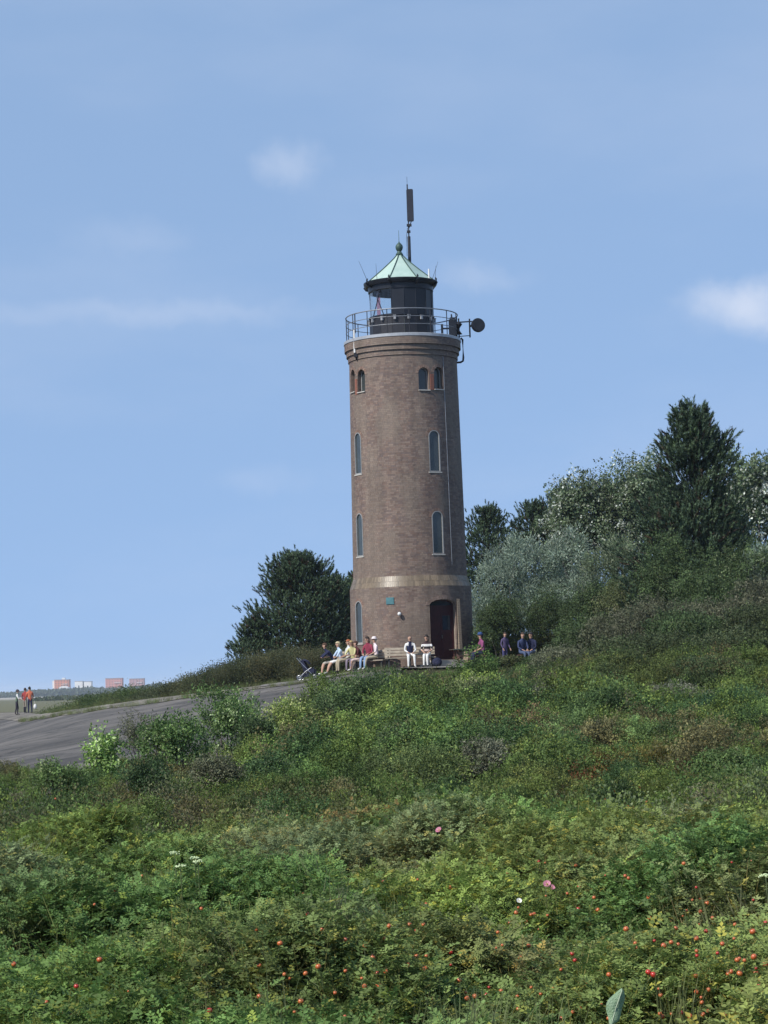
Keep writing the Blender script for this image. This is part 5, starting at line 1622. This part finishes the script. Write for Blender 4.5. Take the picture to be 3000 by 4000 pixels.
def person(label, x, y, z, rz, pose, c, group, lean=-.04, size=1.0, twist=0.0, spread=.10, kick=0.0, hat=None, long_hair=False, armfwd=0.0, bald=False, stepf=0.0):
    """c: torso, upper arm, forearm, thigh, calf, shoe, hair. The figure faces its local -Y."""
    root = empty('person', (x, y, z), rz); root.scale = (size,) * 3; tag(root, label, 'person', group)
    J, E, S = {}, [], []
    def add(n, p, r, par=None, slot='skin'):
        J[n] = (Vector(p), r, len(J))
        if par: E.append((par, n)); S.append(slot)
    if pose == 'sit':
        zp = .56
        add('pel', (0, .02, zp), (.155, .125)); add('wst', (0, .02 + lean * .5, zp + .19), (.135, .105), 'pel', 'torso')
        add('cst', (0, lean * 1.3, zp + .38), (.165, .115), 'wst', 'torso'); add('nck', (0, lean * 2.0, zp + .55), (.055, .055), 'cst', 'torso')
    else:
        zp = .94
        add('pel', (0, 0, zp), (.145, .115)); add('wst', (0, lean * .4, zp + .18), (.125, .10), 'pel', 'torso')
        add('cst', (0, lean * 1.0, zp + .38), (.165, .115), 'wst', 'torso'); add('nck', (0, lean * 1.5, zp + .55), (.055, .055), 'cst', 'torso')
    n = J['nck'][0]
    add('h0', n + Vector((0, -.015, .07)), (.062, .070), 'nck'); add('h1', n + Vector((0, -.02, .16)), (.080, .098), 'h0'); add('h2', n + Vector((0, -.01, .235)), (.060, .070), 'h1')
    add('nose', J['h1'][0] + Vector((0, -.112, -.012)), (.014, .014), 'h1')
    for s, sd_ in ((1, 'L'), (-1, 'R')):
        add('ear' + sd_, J['h1'][0] + Vector((s * .088, .01, -.01)), (.012, .02), 'h1')
        p = J['pel'][0]
        if pose == 'sit':
            k_ = kick * (1 if s > 0 else .7)
            add('hip' + sd_, p + Vector((s * .085, -.05, -.01)), (.095, .09), 'pel', 'thigh')
            add('kne' + sd_, p + Vector((s * spread, -.47, -.045)), (.065, .065), 'hip' + sd_, 'thigh')
            add('clf' + sd_, p + Vector((s * spread, -.50 - k_ * .5, -.22)), (.058, .058), 'kne' + sd_, 'calf')
            add('ank' + sd_, p + Vector((s * (spread + .01), -.50 - k_, -.475)), (.040, .042), 'clf' + sd_, 'calf')
            add('toe' + sd_, p + Vector((s * (spread + .03), -.66 - k_, -.525)), (.038, .032), 'ank' + sd_, 'shoe')
        else:
            f_ = stepf * s
            add('hip' + sd_, p + Vector((s * .085, -.0, -.05)), (.095, .095), 'pel', 'thigh')
            add('kne' + sd_, p + Vector((s * .095, -.03 - f_ * .7, -.47)), (.062, .066), 'hip' + sd_, 'thigh')
            add('clf' + sd_, p + Vector((s * .098, .01 - f_ * .8, -.62)), (.055, .058), 'kne' + sd_, 'calf')
            add('ank' + sd_, p + Vector((s * .10, .03 - f_, -.86)), (.038, .042), 'clf' + sd_, 'calf')
            add('toe' + sd_, p + Vector((s * .12, -.14 - f_, -.905)), (.038, .030), 'ank' + sd_, 'shoe')
        c_ = J['cst'][0]
        add('sho' + sd_, c_ + Vector((s * .175, .0, .075)), (.062, .062), 'cst', 'uparm')
        if pose == 'sit':
            add('elb' + sd_, c_ + Vector((s * .235, -.06 - armfwd * .3, -.19)), (.045, .045), 'sho' + sd_, 'uparm')
            w_ = J['pel'][0] + Vector((s * .13, -.28 - armfwd * .1, .11 + armfwd * .12))
        else:
            add('elb' + sd_, c_ + Vector((s * .235, .02 - armfwd * .2, -.20)), (.045, .045), 'sho' + sd_, 'uparm')
            w_ = c_ + Vector((s * .22, -.14 - armfwd * .3, -.40 + armfwd * .25))
        add('wri' + sd_, w_, (.027, .030), 'elb' + sd_, 'forearm')
        d = (w_ - J['elb' + sd_][0]).normalized()
        add('pal' + sd_, w_ + d * .065, (.030, .020), 'wri' + sd_)
        pv_ = J['pal' + sd_][0]; lat = Vector((-s, 0, 0)); dn = Vector((0, 0, -.35))
        for k, (ln, off) in enumerate(((.062, -.030), (.072, -.010), (.068, .010), (.055, .028))):
            a_ = pv_ + d * .030 + lat * off
            add('f%d%sa' % (k, sd_), a_ + d * ln * .55, (.0085, .0085), 'pal' + sd_)
            add('f%d%sb' % (k, sd_), a_ + d * ln * .9 + dn * .05, (.0075, .0075), 'f%d%sa' % (k, sd_))
        add('th' + sd_ + 'a', pv_ - d * .02 + lat * -.042, (.010, .010), 'pal' + sd_)
        add('th' + sd_ + 'b', pv_ + d * .02 + lat * -.058, (.009, .009), 'th' + sd_ + 'a')
    names = list(J)
    me = bpy.data.meshes.new('body')
    me.from_pydata([J[k][0] for k in names], [(J[a][2], J[b][2]) for a, b in E], [])
    tmp = bpy.data.objects.new('body', me); COL.objects.link(tmp)
    md = tmp.modifiers.new('skin', 'SKIN'); md.branch_smoothing = .35
    for i, k in enumerate(names):
        sv = me.skin_vertices[0].data[i]; sv.radius = J[k][1]; sv.use_root = (k == 'pel')
    ss = tmp.modifiers.new('sub', 'SUBSURF'); ss.levels = ss.render_levels = 1
    dg = bpy.context.evaluated_depsgraph_get()
    bm_ = bpy.data.meshes.new_from_object(tmp.evaluated_get(dg))
    bpy.data.objects.remove(tmp); bm_.name = 'body'
    slots = ['torso', 'uparm', 'forearm', 'thigh', 'calf', 'shoe', 'skin']
    mats = [c[0], c[1], c[2], c[3], c[4], c[5], SKIN]
    bm_.materials.clear()
    for q in mats: bm_.materials.append(q if not isinstance(q, tuple) else fmat(q))
    A_ = np.array([J[a][0][:] for a, b in E]); B_ = np.array([J[b][0][:] for a, b in E])
    rr = np.array([max(J[b][1]) * .5 + max(J[a][1]) * .5 for a, b in E])
    si = np.array([slots.index(q) for q in S])
    nf = len(bm_.polygons); ctr = np.zeros(nf * 3); bm_.polygons.foreach_get('center', ctr); ctr = ctr.reshape(-1, 3)
    ab = B_ - A_; t = np.clip(((ctr[:, None] - A_[None]) * ab[None]).sum(-1) / (ab ** 2).sum(-1)[None], 0, 1)
    dist = np.linalg.norm(ctr[:, None] - (A_[None] + ab[None] * t[..., None]), axis=-1) / rr[None]
    bm_.polygons.foreach_set('material_index', si[dist.argmin(1)].astype(np.int32))
    bm_.polygons.foreach_set('use_smooth', np.ones(nf, bool))
    body = bpy.data.objects.new('body', bm_); link(body, root)
    h = J['h1'][0]
    if not bald:
        hm = MB().sphere((0, 0, 0), .108, 16, 12, (.88, 1.06, 1.0))
        keep = []
        for i_, f_ in enumerate(hm.f):
            m_ = sum((Vector(hm.v[q]) for q in f_), Vector()) / len(f_)
            if m_.z > (.035 if m_.y < -.02 else -.075 + max(0, -m_.y) * 1.2): keep.append(i_)
        hm.f = [hm.f[q] for q in keep]; hm.smooth = [hm.smooth[q] for q in keep]
        hm.v = [tuple(Vector(p) * (1 + .05 * math.sin(31 * p[0] + 17 * p[2])) + h + Vector((0, .012, .018))) for p in hm.v]
        if long_hair:
            hm.sphere(h + Vector((0, .085, -.11)), .085, 12, 8, (.95, .45, 1.35))
        hm.build('hair', fmat(c[6]), root)
    if hat:
        MB().lathe([(.0, .135), (.06, .13), (.098, .10), (.108, .045), (.15, .035), (.15, .028), (.10, .03)], 18, h + Vector((0, -.0, .02))).build('hat', fmat(hat), root)
    ey = MB()
    for s in (-1, 1): ey.sphere(h + Vector((s * .034, -.096, .006)), .011, 8, 6)
    ey.build('eyes', pmat('eye', (.02, .015, .012), None, 4, .2), root)
    return root
W = (.74, .73, .70); KH = (.40, .34, .24); NAVY = (.016, .020, .060); JEAN = (.24, .34, .50); BLK = (.02, .018, .02)
G1 = 'people resting on the left bench'
zs2 = lambda p: gz(p[0], p[1]) + .09
def sit_left(label, s, c, dr=0.0, **kw):
    p = along(s, .05); person(label, p[0], p[1], zs2(p), ba + dr, 'sit', c, G1, **kw)
sit_left('person bent forward in a dark navy jacket at the left end of the bench', -1.40, (NAVY, NAVY, SKIN, (.40, .36, .30), SKIN, W, (.09, .05, .03)), R(-38), lean=-.20, kick=.10, armfwd=.9)
sit_left('fair haired person in a light blue shirt with legs stretched out left', -.98, ((.50, .62, .78), (.50, .62, .78), SKIN, W, SKIN, W, (.50, .42, .26)), R(-30), lean=-.07, kick=.22, armfwd=.4)
sit_left('red haired person in a pale grey top on the left bench', -.60, ((.52, .54, .52), (.62, .62, .60), SKIN, KH, KH, BLK, (.32, .10, .04)), R(-28), lean=.02, long_hair=True, size=1.03)
sit_left('blond person in a yellow top on the left bench', -.28, ((.56, .52, .26), (.56, .52, .26), SKIN, (.22, .18, .22), (.22, .18, .22), BLK, (.42, .30, .14)), R(12), lean=-.09, long_hair=True, size=.97, armfwd=.6)
sit_left('brown haired person in a dark maroon top and shorts',   .16, ((.075, .014, .018), (.075, .014, .018), SKIN, (.60, .46, .42), SKIN, W, (.07, .03, .02)), R(-40), lean=-.12, kick=.05, size=.93)
sit_left('dark haired person in a crimson top and pale blue jeans', .62, ((.26, .035, .065), (.26, .035, .065), (.26, .035, .065), JEAN, JEAN, W, (.03, .018, .014)), R(6), lean=-.06, kick=.05, size=1.04, long_hair=True)
sit_left('person in a white hat and pale pink shirt with khaki trousers', 1.02, ((.74, .62, .64), (.74, .62, .64), SKIN, KH, KH, (.3, .26, .2), (.5, .45, .4)), R(-34), lean=-.03, kick=.08, hat=(.74, .66, .66))
G2 = 'people on the bench by the door'
def sit_front(label, px, c, dr=0.0, **kw):
    x_ = at(px, 2590, 96.3).x; person(label, x_, 96.38, gz(x_, 96.4) + .09, .06 + dr, 'sit', c, G2, **kw)
sit_front('man in a navy vest with white sleeves and white trousers', 1603, (NAVY, W, W, W, W, (.35, .33, .30), (.40, .30, .24)), .05, bald=True, spread=.13)
sit_front('dark haired person in a striped top and white trousers beside the door', 1671, (stripes(), stripes(), SKIN, W, W, BLK, (.018, .014, .014)), -.25, lean=-.05, spread=.07, long_hair=True)
G3 = 'people at the picnic place'  # clothing colours here are darkened to stand in for shade under the bushes
pp = at(1888, 2590, 95.9)
person('person in a magenta top and blue cap at the picnic table', pp.x, 95.95, gz(pp.x, 95.95) + .09, R(-70), 'sit', ((.24, .06, .15), (.24, .06, .15), SKIN, NAVY, NAVY, BLK, (.03, .02, .02)), G3, hat=(.03, .07, .20))
pp = at(1974, 2600, 95.6)
person('person in a purple jacket standing right of the picnic table', pp.x, 95.6, gz(pp.x, 95.6) + .05, R(30), 'stand', ((.085, .065, .14), (.085, .065, .14), (.085, .065, .14), (.05, .05, .14), (.05, .05, .14), BLK, (.04, .025, .02)), G3, size=.80)
pp = at(2085, 2590, 96.0)
person('person in a navy jacket sitting under the bushes on the right', pp.x, 96.0, gz(pp.x, 96.0) + .05, R(-35), 'sit', (NAVY, NAVY, NAVY, (.06, .09, .18), (.06, .09, .18), W, (.03, .025, .03)), G3, lean=-.08)
pp = at(2040, 2590, 95.8)
person('person in a blue pullover and jeans left of the navy jacket', pp.x, 95.8, gz(pp.x, 95.8) + .05, R(25), 'sit', ((.04, .055, .13), (.04, .055, .13), (.04, .055, .13), (.06, .085, .16), (.06, .085, .16), BLK, (.05, .03, .02)), G3, lean=-.06)
st_ = empty('bench', (at(2064, 2590, 95.9).x, 96.1, gz(at(2064, 2590, 95.9).x, 96.1) + .05), -.1)
tag(st_, 'low dark bench under the bushes on the right', 'bench', 'benches round the foot of the lighthouse')
for k in range(3): MB().box((0, -.16 + k * .15, .435), (1.5, .13, .035)).build('slat', M_plankd, st_)
for sx in (-.6, .6): MB().box((sx, 0, .205), (.08, .4, .42)).build('leg', M_plankd, st_)
G4 = 'walkers on the flats'
def walker(label, px, Y, c, rz, **kw):
    p = at(px, 2785, Y); person(label, p.x, Y, gz(p.x, Y) + .08, rz, 'stand', c, G4, **kw)
walker('walker in a green vest and white shirt with dark trousers', 66, 157, ((.10, .16, .10), W, SKIN, (.03, .025, .04), (.03, .025, .04), BLK, (.05, .04, .04)), R(100), armfwd=.5, stepf=.08)
walker('walker in a red jacket half hidden behind the orange jacket', 98, 159, ((.28, .035, .035), (.28, .035, .035), (.28, .035, .035), (.25, .22, .18), (.02, .02, .03), BLK, (.06, .04, .03)), R(160), stepf=.1)
walker('walker in an orange jacket and navy trousers', 118, 157, ((.58, .16, .085), (.58, .16, .085), (.58, .16, .085), NAVY, NAVY, BLK, (.02, .015, .012)), R(200), size=1.04, stepf=.06, armfwd=.3)
pb_ = at(137, 2750, 156.8)
wb = MB().sphere((0, 0, -.18), .17, 12, 8, (.7, .55, 1.1)).tube([(0, 0, 0), (-.05, 0, .22)], .012, 5)
wbo = wb.build('carrier_bag', pmat('white plastic bag', (.74, .73, .70), None, 6, .5), None); wbo.location = (pb_.x, 156.8, pb_.z)
tag(wbo, 'white carrier bag held beside the orange jacket', 'bag')
# ------------------------------------------------------------------ far shore: houses and a belt of trees
M_white = pmat('white render', (.74, .73, .70), (.62, .61, .59), .2, .8)
M_orange = pmat('orange brick', (.56, .22, .13), (.50, .20, .12), .15, .8)
M_redb = pmat('red brick house', (.54, .25, .21), (.48, .22, .19), .15, .8)
M_win = pmat('far window', (.10, .11, .13), None, .3, .2)
M_roofg = pmat('grey roof', (.30, .30, .32), None, .2, .7)
YF = 2600.0
def spot(px, py): 
    p = at(px, py, YF); return p.x, p.z
def block(label, x0, x1, ytop, wall, white_left=0.0, depth=16.0, floors=6, dy=0.0, ybase=2722, top=None, bays=5):
    (xa, zt), (xb, _) = spot(x0, ytop), spot(x1, ytop)
    zg = gz(xa, YF)
    root = empty('apartment_block', ((xa + xb) / 2, YF + dy, zg)); tag(root, label, 'building', 'apartment blocks on the far shore')
    w, h = xb - xa, zt - zg
    MB().box((0, depth / 2, h / 2), (w, depth, h)).build('wall', wall, root)
    if white_left:
        MB().box((-w / 2 - white_left / 2 + .2, depth / 2, h / 2 - .3), (white_left, depth * .8, h - .6)).build('stair_tower', M_white, root)
    MB().box((0, depth / 2, h + .25), (w + .6, depth + .6, .5)).build('roof', M_roofg, root)
    if top: MB().box((top * w, depth / 2, h + 1.4), (w * .22, depth * .4, 2.0)).build('roof_house', M_white, root)
    for f in range(floors):
        zf = h * (f + .5) / floors
        for b in range(bays):
            xx = -w / 2 + w * (b + .5) / bays
            MB().box((xx, -.03, zf), (w / bays * .34, .1, h / floors * .4)).build('window', M_win, root)
        if f % 3 == 2: MB().box((w * .22, -.5, h * f / floors + .3), (w * .4, 1.0, .5)).build('balcony', M_white, root)
    return root
block('orange brick apartment block with a white stair tower far away on the left', 212, 268, 2657, M_orange, 2.6, floors=7, top=.1)
block('long red brick apartment block far away, left one of the pair', 386, 452, 2651, M_redb, 0, floors=7, dy=60, bays=6)
block('paler red brick apartment block far away, right one of the pair', 462, 520, 2652, pmat('pale red brick', (.46, .27, .26), (.38, .22, .21), .15, .8), 0, floors=7, dy=110, bays=5, top=.0)
def house(label, x0, x1, ytop, dome=False):
    (xa, zt), (xb, _) = spot(x0, ytop), spot(x1, ytop)
    zg = gz(xa, YF); w, h = xb - xa, zt - zg
    root = empty('house', ((xa + xb) / 2, YF - 60, zg)); tag(root, label, 'building', 'white houses on the far shore')
    if dome:
        MB().box((0, 6, h * .35), (w, 12, h * .7)).build('wall', M_white, root)
        mb = MB(); n = 12; vs = []
        for y_ in (-.4, 12.4):
            for i in range(n + 1):
                t = math.pi * i / n; vs.append((-w / 2 * 1.03 * math.cos(t), y_, h * .7 + h * .3 * math.sin(t)))
        fs = [(i, i + 1, n + 2 + i, n + 1 + i) for i in range(n)] + [tuple(range(n + 1)), tuple(range(2 * n + 1, n, -1))]
        mb.add(vs, fs).build('roof', M_white, root)
    else:
        MB().box((0, 6, h * .5), (w, 12, h)).build('wall', M_white, root)
        MB().box((0, 6, h + .15), (w + .6, 12.6, .3)).build('roof', M_roofg, root)
    MB().box((0, -.03, h * .55), (w * .16, .1, h * .3)).build('window', M_win, root)
    return root
house('white house with a rounded roof far away beside the orange block', 258, 296, 2680, True)
house('flat white house far away left of the red blocks', 320, 350, 2662)
house('flat white house far away close to the red blocks', 355, 383, 2663)
g = np.random.default_rng(77)
def belt(name, label, x0, x1, Y, h0, h1, n, pal, L, dens=1.0):
    P = []
    xa, xb = at(x0, 2720, Y).x, at(x1, 2720, Y).x
    xs_ = g.uniform(xa, xb, n); ys_ = Y + g.uniform(-40, 40, n) * Y / 2000
    prof = fbm((xs_ - xa) / (abs(xb - xa)) * 9, xs_ * 0 + 3, 3)
    hh = (h0 + (h1 - h0) * (xs_ - xa) / (xb - xa)) * (.55 + .9 * prof)
    zz = ground(xs_, ys_) + hh * g.random(n) ** .6
    P = np.stack([xs_, ys_, zz], 1)
    LL = L * g.uniform(.6, 1.3, n)
    v, f = leafquads(P, rdir(n, g), rdir(n, g) + np.array([0, -.6, .5]), LL, LL * .8)
    c = np.array(pal)[g.integers(0, len(pal), n)] * g.uniform(.7, 1.3, (n, 1))
    o = np_obj(name, np_mesh(name, v, f, M_leaf, np.repeat(c, 4, 0))); tag(o, label, 'woodland', kind='stuff')
    return o
FP = [(.07, .095, .06), (.085, .11, .07), (.10, .12, .08)]
belt('woodland', 'far belt of trees on the shore below the houses', -700, 640, 2450, 3.6, 7.0, 16000, FP, 3.2)
belt('woodland', 'nearer low belt of dune bushes on the shore', 150, 640, 900, .7, 2.2, 6000, [(.06, .09, .04), (.08, .10, .05), (.10, .11, .06)], 1.0)
belt('woodland', 'far belt of trees behind the lighthouse hill', 560, 4200, 1500, 5, 8, 12000, FP, 3.0)

# ------------------------------------------------------------------ rose hips, blossoms and a single large leaf in the near thicket
def surf_hit(px, py, lift=.03):
    d = at(px, py, 1.0)
    Ys = np.arange(4.0, 60, .02)
    xs_, zs_ = d.x * Ys, d.z * Ys
    top = ground(xs_, Ys) + height(xs_, Ys) + lift
    k = np.argmax(zs_ < top)
    return Vector((xs_[k], Ys[k], zs_[k]))
M_hip = pmat('orange red rose hip', (.50, .15, .04), (.42, .085, .03), 22, .3, spec=.6)
M_hipr = pmat('red rose hip', (.46, .035, .022), (.34, .025, .02), 22, .28, spec=.6)
M_sepal = pmat('dry sepal', (.12, .13, .05), (.16, .09, .05), 40, .8)
M_pink = pmat('pink petal', (.50, .20, .27), (.40, .14, .20), 12, .6)
M_whitep = pmat('white petal', (.78, .77, .72), (.68, .66, .58), 12, .6)
hipm = MB().lathe([(0, .0105), (.004, .0112), (.010, .0085), (.0135, .002), (.0125, -.005), (.008, -.0095), (.003, -.0115), (0, -.0118)], 12)
h0_ = hipm.build('rose_hip', M_hip); hip_me = h0_.data; bpy.data.objects.remove(h0_)
hip_red = hip_me.copy(); hip_red.materials.clear(); hip_red.materials.append(M_hipr)
sp = MB()
for k in range(5):
    a = 2 * math.pi * k / 5
    sp.add([(.002 * math.cos(a + 1.5), .002 * math.sin(a + 1.5), .010), (.012 * math.cos(a), .012 * math.sin(a), .018), (.020 * math.cos(a), .020 * math.sin(a), .026), (-.002 * math.cos(a + 1.5), -.002 * math.sin(a + 1.5), .010)], [(0, 1, 2, 3)])
s0_ = sp.build('sepals', M_sepal); sep_me = s0_.data; bpy.data.objects.remove(s0_)
st = MB().tube([(0, 0, -.011), (.004, .006, -.05), (.0, .02, -.10)], .0016, 4)
s1_ = st.build('stalk', pmat('green stalk', (.10, .13, .05), None, 20, .7)); stalk_me = s1_.data; bpy.data.objects.remove(s1_)
g = np.random.default_rng(91)
def hip(px, py, red=False, k=1.0):
    p = surf_hit(px, py, g.uniform(-.04, .03))
    q = bpy.data.objects.new('rose_hip', hip_red if red else hip_me); link(q, near)
    q.location = p; s = k * g.uniform(.95, 1.25); q.scale = (s, s, s)
    q.rotation_euler = (g.normal(0, .6), g.normal(0, .6), g.uniform(0, 6.28))
    for n_, m_ in (('sepals', sep_me), ('stalk', stalk_me)):
        c = bpy.data.objects.new(n_, m_); link(c, q)
H = [(2200 + a / 2.074, 3200 + b / 2.074, r) for a, b, r in ((130, 550, 0), (250, 635, 0), (280, 735, 0), (120, 730, 1), (220, 835, 1), (215, 860, 1), (700, 800, 0), (510, 890, 0), (690, 635, 0),
     (1110, 750, 0), (1210, 800, 0), (1080, 965, 0), (815, 1025, 0), (1290, 1010, 0), (1545, 1115, 0), (1640, 1170, 1), (1410, 1140, 0), (1430, 1250, 0), (1600, 1310, 1), (1590, 1345, 1), (1618, 1340, 1),
     (140, 1530, 0), (370, 1260, 0), (690, 1240, 1), (730, 1260, 1), (75, 1090, 1), (1640, 840, 1), (1165, 680, 0), (1535, 910, 0), (1080, 1400, 0))]
H += [(1500 + a / 2.37, 3200 + b / 2.37, r) for a, b, r in ((300, 1270, 0), (215, 1350, 0), (615, 630, 0), (1225, 865, 0), (1315, 950, 0), (1390, 880, 0), (1340, 1170, 0), (1260, 1280, 0), (770, 1660, 0),
     (945, 1630, 1), (840, 1640, 0), (1570, 1575, 0), (45, 990, 0), (15, 1410, 0), (620, 1230, 1), (390, 790, 0), (380, 1380, 0))]
H += [(a / 1.106, 2600 + b / 1.106, r) for a, b, r in ((270, 1495, 1), (905, 1490, 1), (1320, 1330, 0), (1375, 1300, 0), (1575, 1385, 0), (1640, 1385, 0), (1610, 1260, 0), (330, 1385, 1), (1120, 1295, 0),
     (1210, 1200, 0), (870, 1050, 0), (1120, 1430, 0), (200, 1455, 0), (500, 970, 0), (1240, 650, 0), (430, 1270, 0), (240, 575, 0), (60, 1290, 0), (300, 1500, 1), (1300, 1450, 0))]
for a, b, r in H: hip(a, b, bool(r), 0.78 if b > 3300 else 1.0)
for k in range(120):
    hip(3000 * g.random() ** .34, 3980 - 620 * g.random() ** 1.3, g.random() < .2, g.uniform(.42, .7))
def blossom(px, py, mat, r, label):
    p = surf_hit(px, py, .05)
    fl = empty('blossom', p, 0, near); fl['label'] = label
    fl.rotation_euler = (R(50), g.normal(0, .2), g.normal(0, .3))
    for k in range(5):
        a = 2 * math.pi * k / 5 + .2
        vs = []; fs = []
        for i in range(4):
            for j in range(4):
                u = i / 3; v_ = (j / 3 - .5) * 2
                rr_ = r * (.12 + .88 * u); aa = a + v_ * .62 * math.sin(math.pi * min(u, .92) * .55 + .25)
                vs.append((rr_ * math.cos(aa), rr_ * math.sin(aa), r * (.10 + .35 * u * u + .12 * v_ * v_ * u)))
        for i in range(3):
            for j in range(3): fs.append((i * 4 + j, i * 4 + j + 1, (i + 1) * 4 + j + 1, (i + 1) * 4 + j))
        MB().add(vs, fs, True).build('petal', mat, fl)
    MB().sphere((0, 0, r * .14), r * .2, 10, 6).build('stamens', pmat('yellow stamens', (.62, .42, .06), None, 20, .7), fl)
blossom(2137, 3455, M_pink, .021, 'pink wild rose blossom')
blossom(2155, 3468, M_pink, .017, 'pink wild rose blossom')
blossom(1715, 3244, M_pink, .024, 'pink wild rose blossom')
blossom(2027, 3520, M_whitep, .015, 'whitish rose blossom')
def umbel(px, py, k):
    p = surf_hit(px, py, .12)
    ro = empty('umbel', p, 0, near)
    mb = MB()
    for i in range(26):
        a = g.uniform(0, 6.28); q = math.sqrt(g.random())
        mb.sphere((q * k * math.cos(a), q * k * math.sin(a), -.25 * k * q * q + .03 + g.normal(0, .003)), k * .13, 6, 4)
    mb.build('florets', pmat('cream floret', (.58, .66, .38), (.50, .60, .32), 14, .8), ro)
    MB().tube([(0, 0, .02), (.01, 0, -.25)], .003, 5).build('stalk', MATS['green stalk'], ro)
for a, b in ((683, 3349), (773, 3382), (705, 3400), (760, 3370)): umbel(a, b, .030)
umbel(2992, 3440, .035)
lp = at(2405, 3935, 7.2)
lv_, lf_ = [], []
NL, NWd = 12, 6
for i in range(NL + 1):
    u = i / NL
    wd = .027 * math.sin(math.pi * min(1, u * .95 + .03)) ** .7
    for j in range(NWd + 1):
        v_ = (j / NWd - .5) * 2
        lv_.append((v_ * wd + .004 * math.sin(9 * u) , -.012 * u * u + .009 * v_ * v_ - .02 * (u - .5) ** 2 + .002 * math.sin(14 * u + 3 * v_), -.055 + .115 * u))
for i in range(NL):
    for j in range(NWd): lf_.append((i * (NWd + 1) + j, i * (NWd + 1) + j + 1, (i + 1) * (NWd + 1) + j + 1, (i + 1) * (NWd + 1) + j))
bl = MB().add(lv_, lf_, True).add([(p[0], p[1] + .0012, p[2]) for p in lv_], [tuple(reversed(q)) for q in lf_], True)
me_ = bl.build('large_leaf', pmat('pale leaf', (.24, .33, .21), (.17, .26, .14), 45, .55, bump=.4), near)
me_.location = lp; me_.rotation_euler = (R(-12), R(22), R(12)); me_['label'] = 'single large pale leaf close to the camera'
MB().tube([(0, 0, -.05), (.01, .02, -.25), (.03, .06, -.75)], [.0028, .003, .004], 5).build('leaf_stalk', MATS['green stalk'], me_)
MB().tube([(p[0], p[1], p[2]) for p in [(0, -.002, -.05), (0, -.0035, 0), (0, -.018, .055)]], .0012, 4).build('midrib', pmat('leaf rib', (.42, .48, .34), None, 20, .6), me_)

# ------------------------------------------------------------------ sea haze: one closed box of even pale air round the whole place
def haze():
    m = bpy.data.materials.new('sea haze'); m.use_nodes = True
    t = m.node_tree; t.nodes.remove(t.nodes['Principled BSDF'])
    pv = t.nodes.new('ShaderNodeVolumePrincipled')
    pv.inputs['Color'].default_value = (.80, .88, 1.0, 1)
    pv.inputs['Density'].default_value = 1.3e-4
    pv.inputs['Anisotropy'].default_value = .2
    t.links.new(pv.outputs[0], t.nodes['Material Output'].inputs['Volume'])
    m.cycles.homogeneous_volume = True
    o = MB().box((0, 3660, 10.5), (14800, 7500, 29)).build('haze', m)
    tag(o, 'pale sea haze in the air', kind='stuff', cat='haze')
haze()
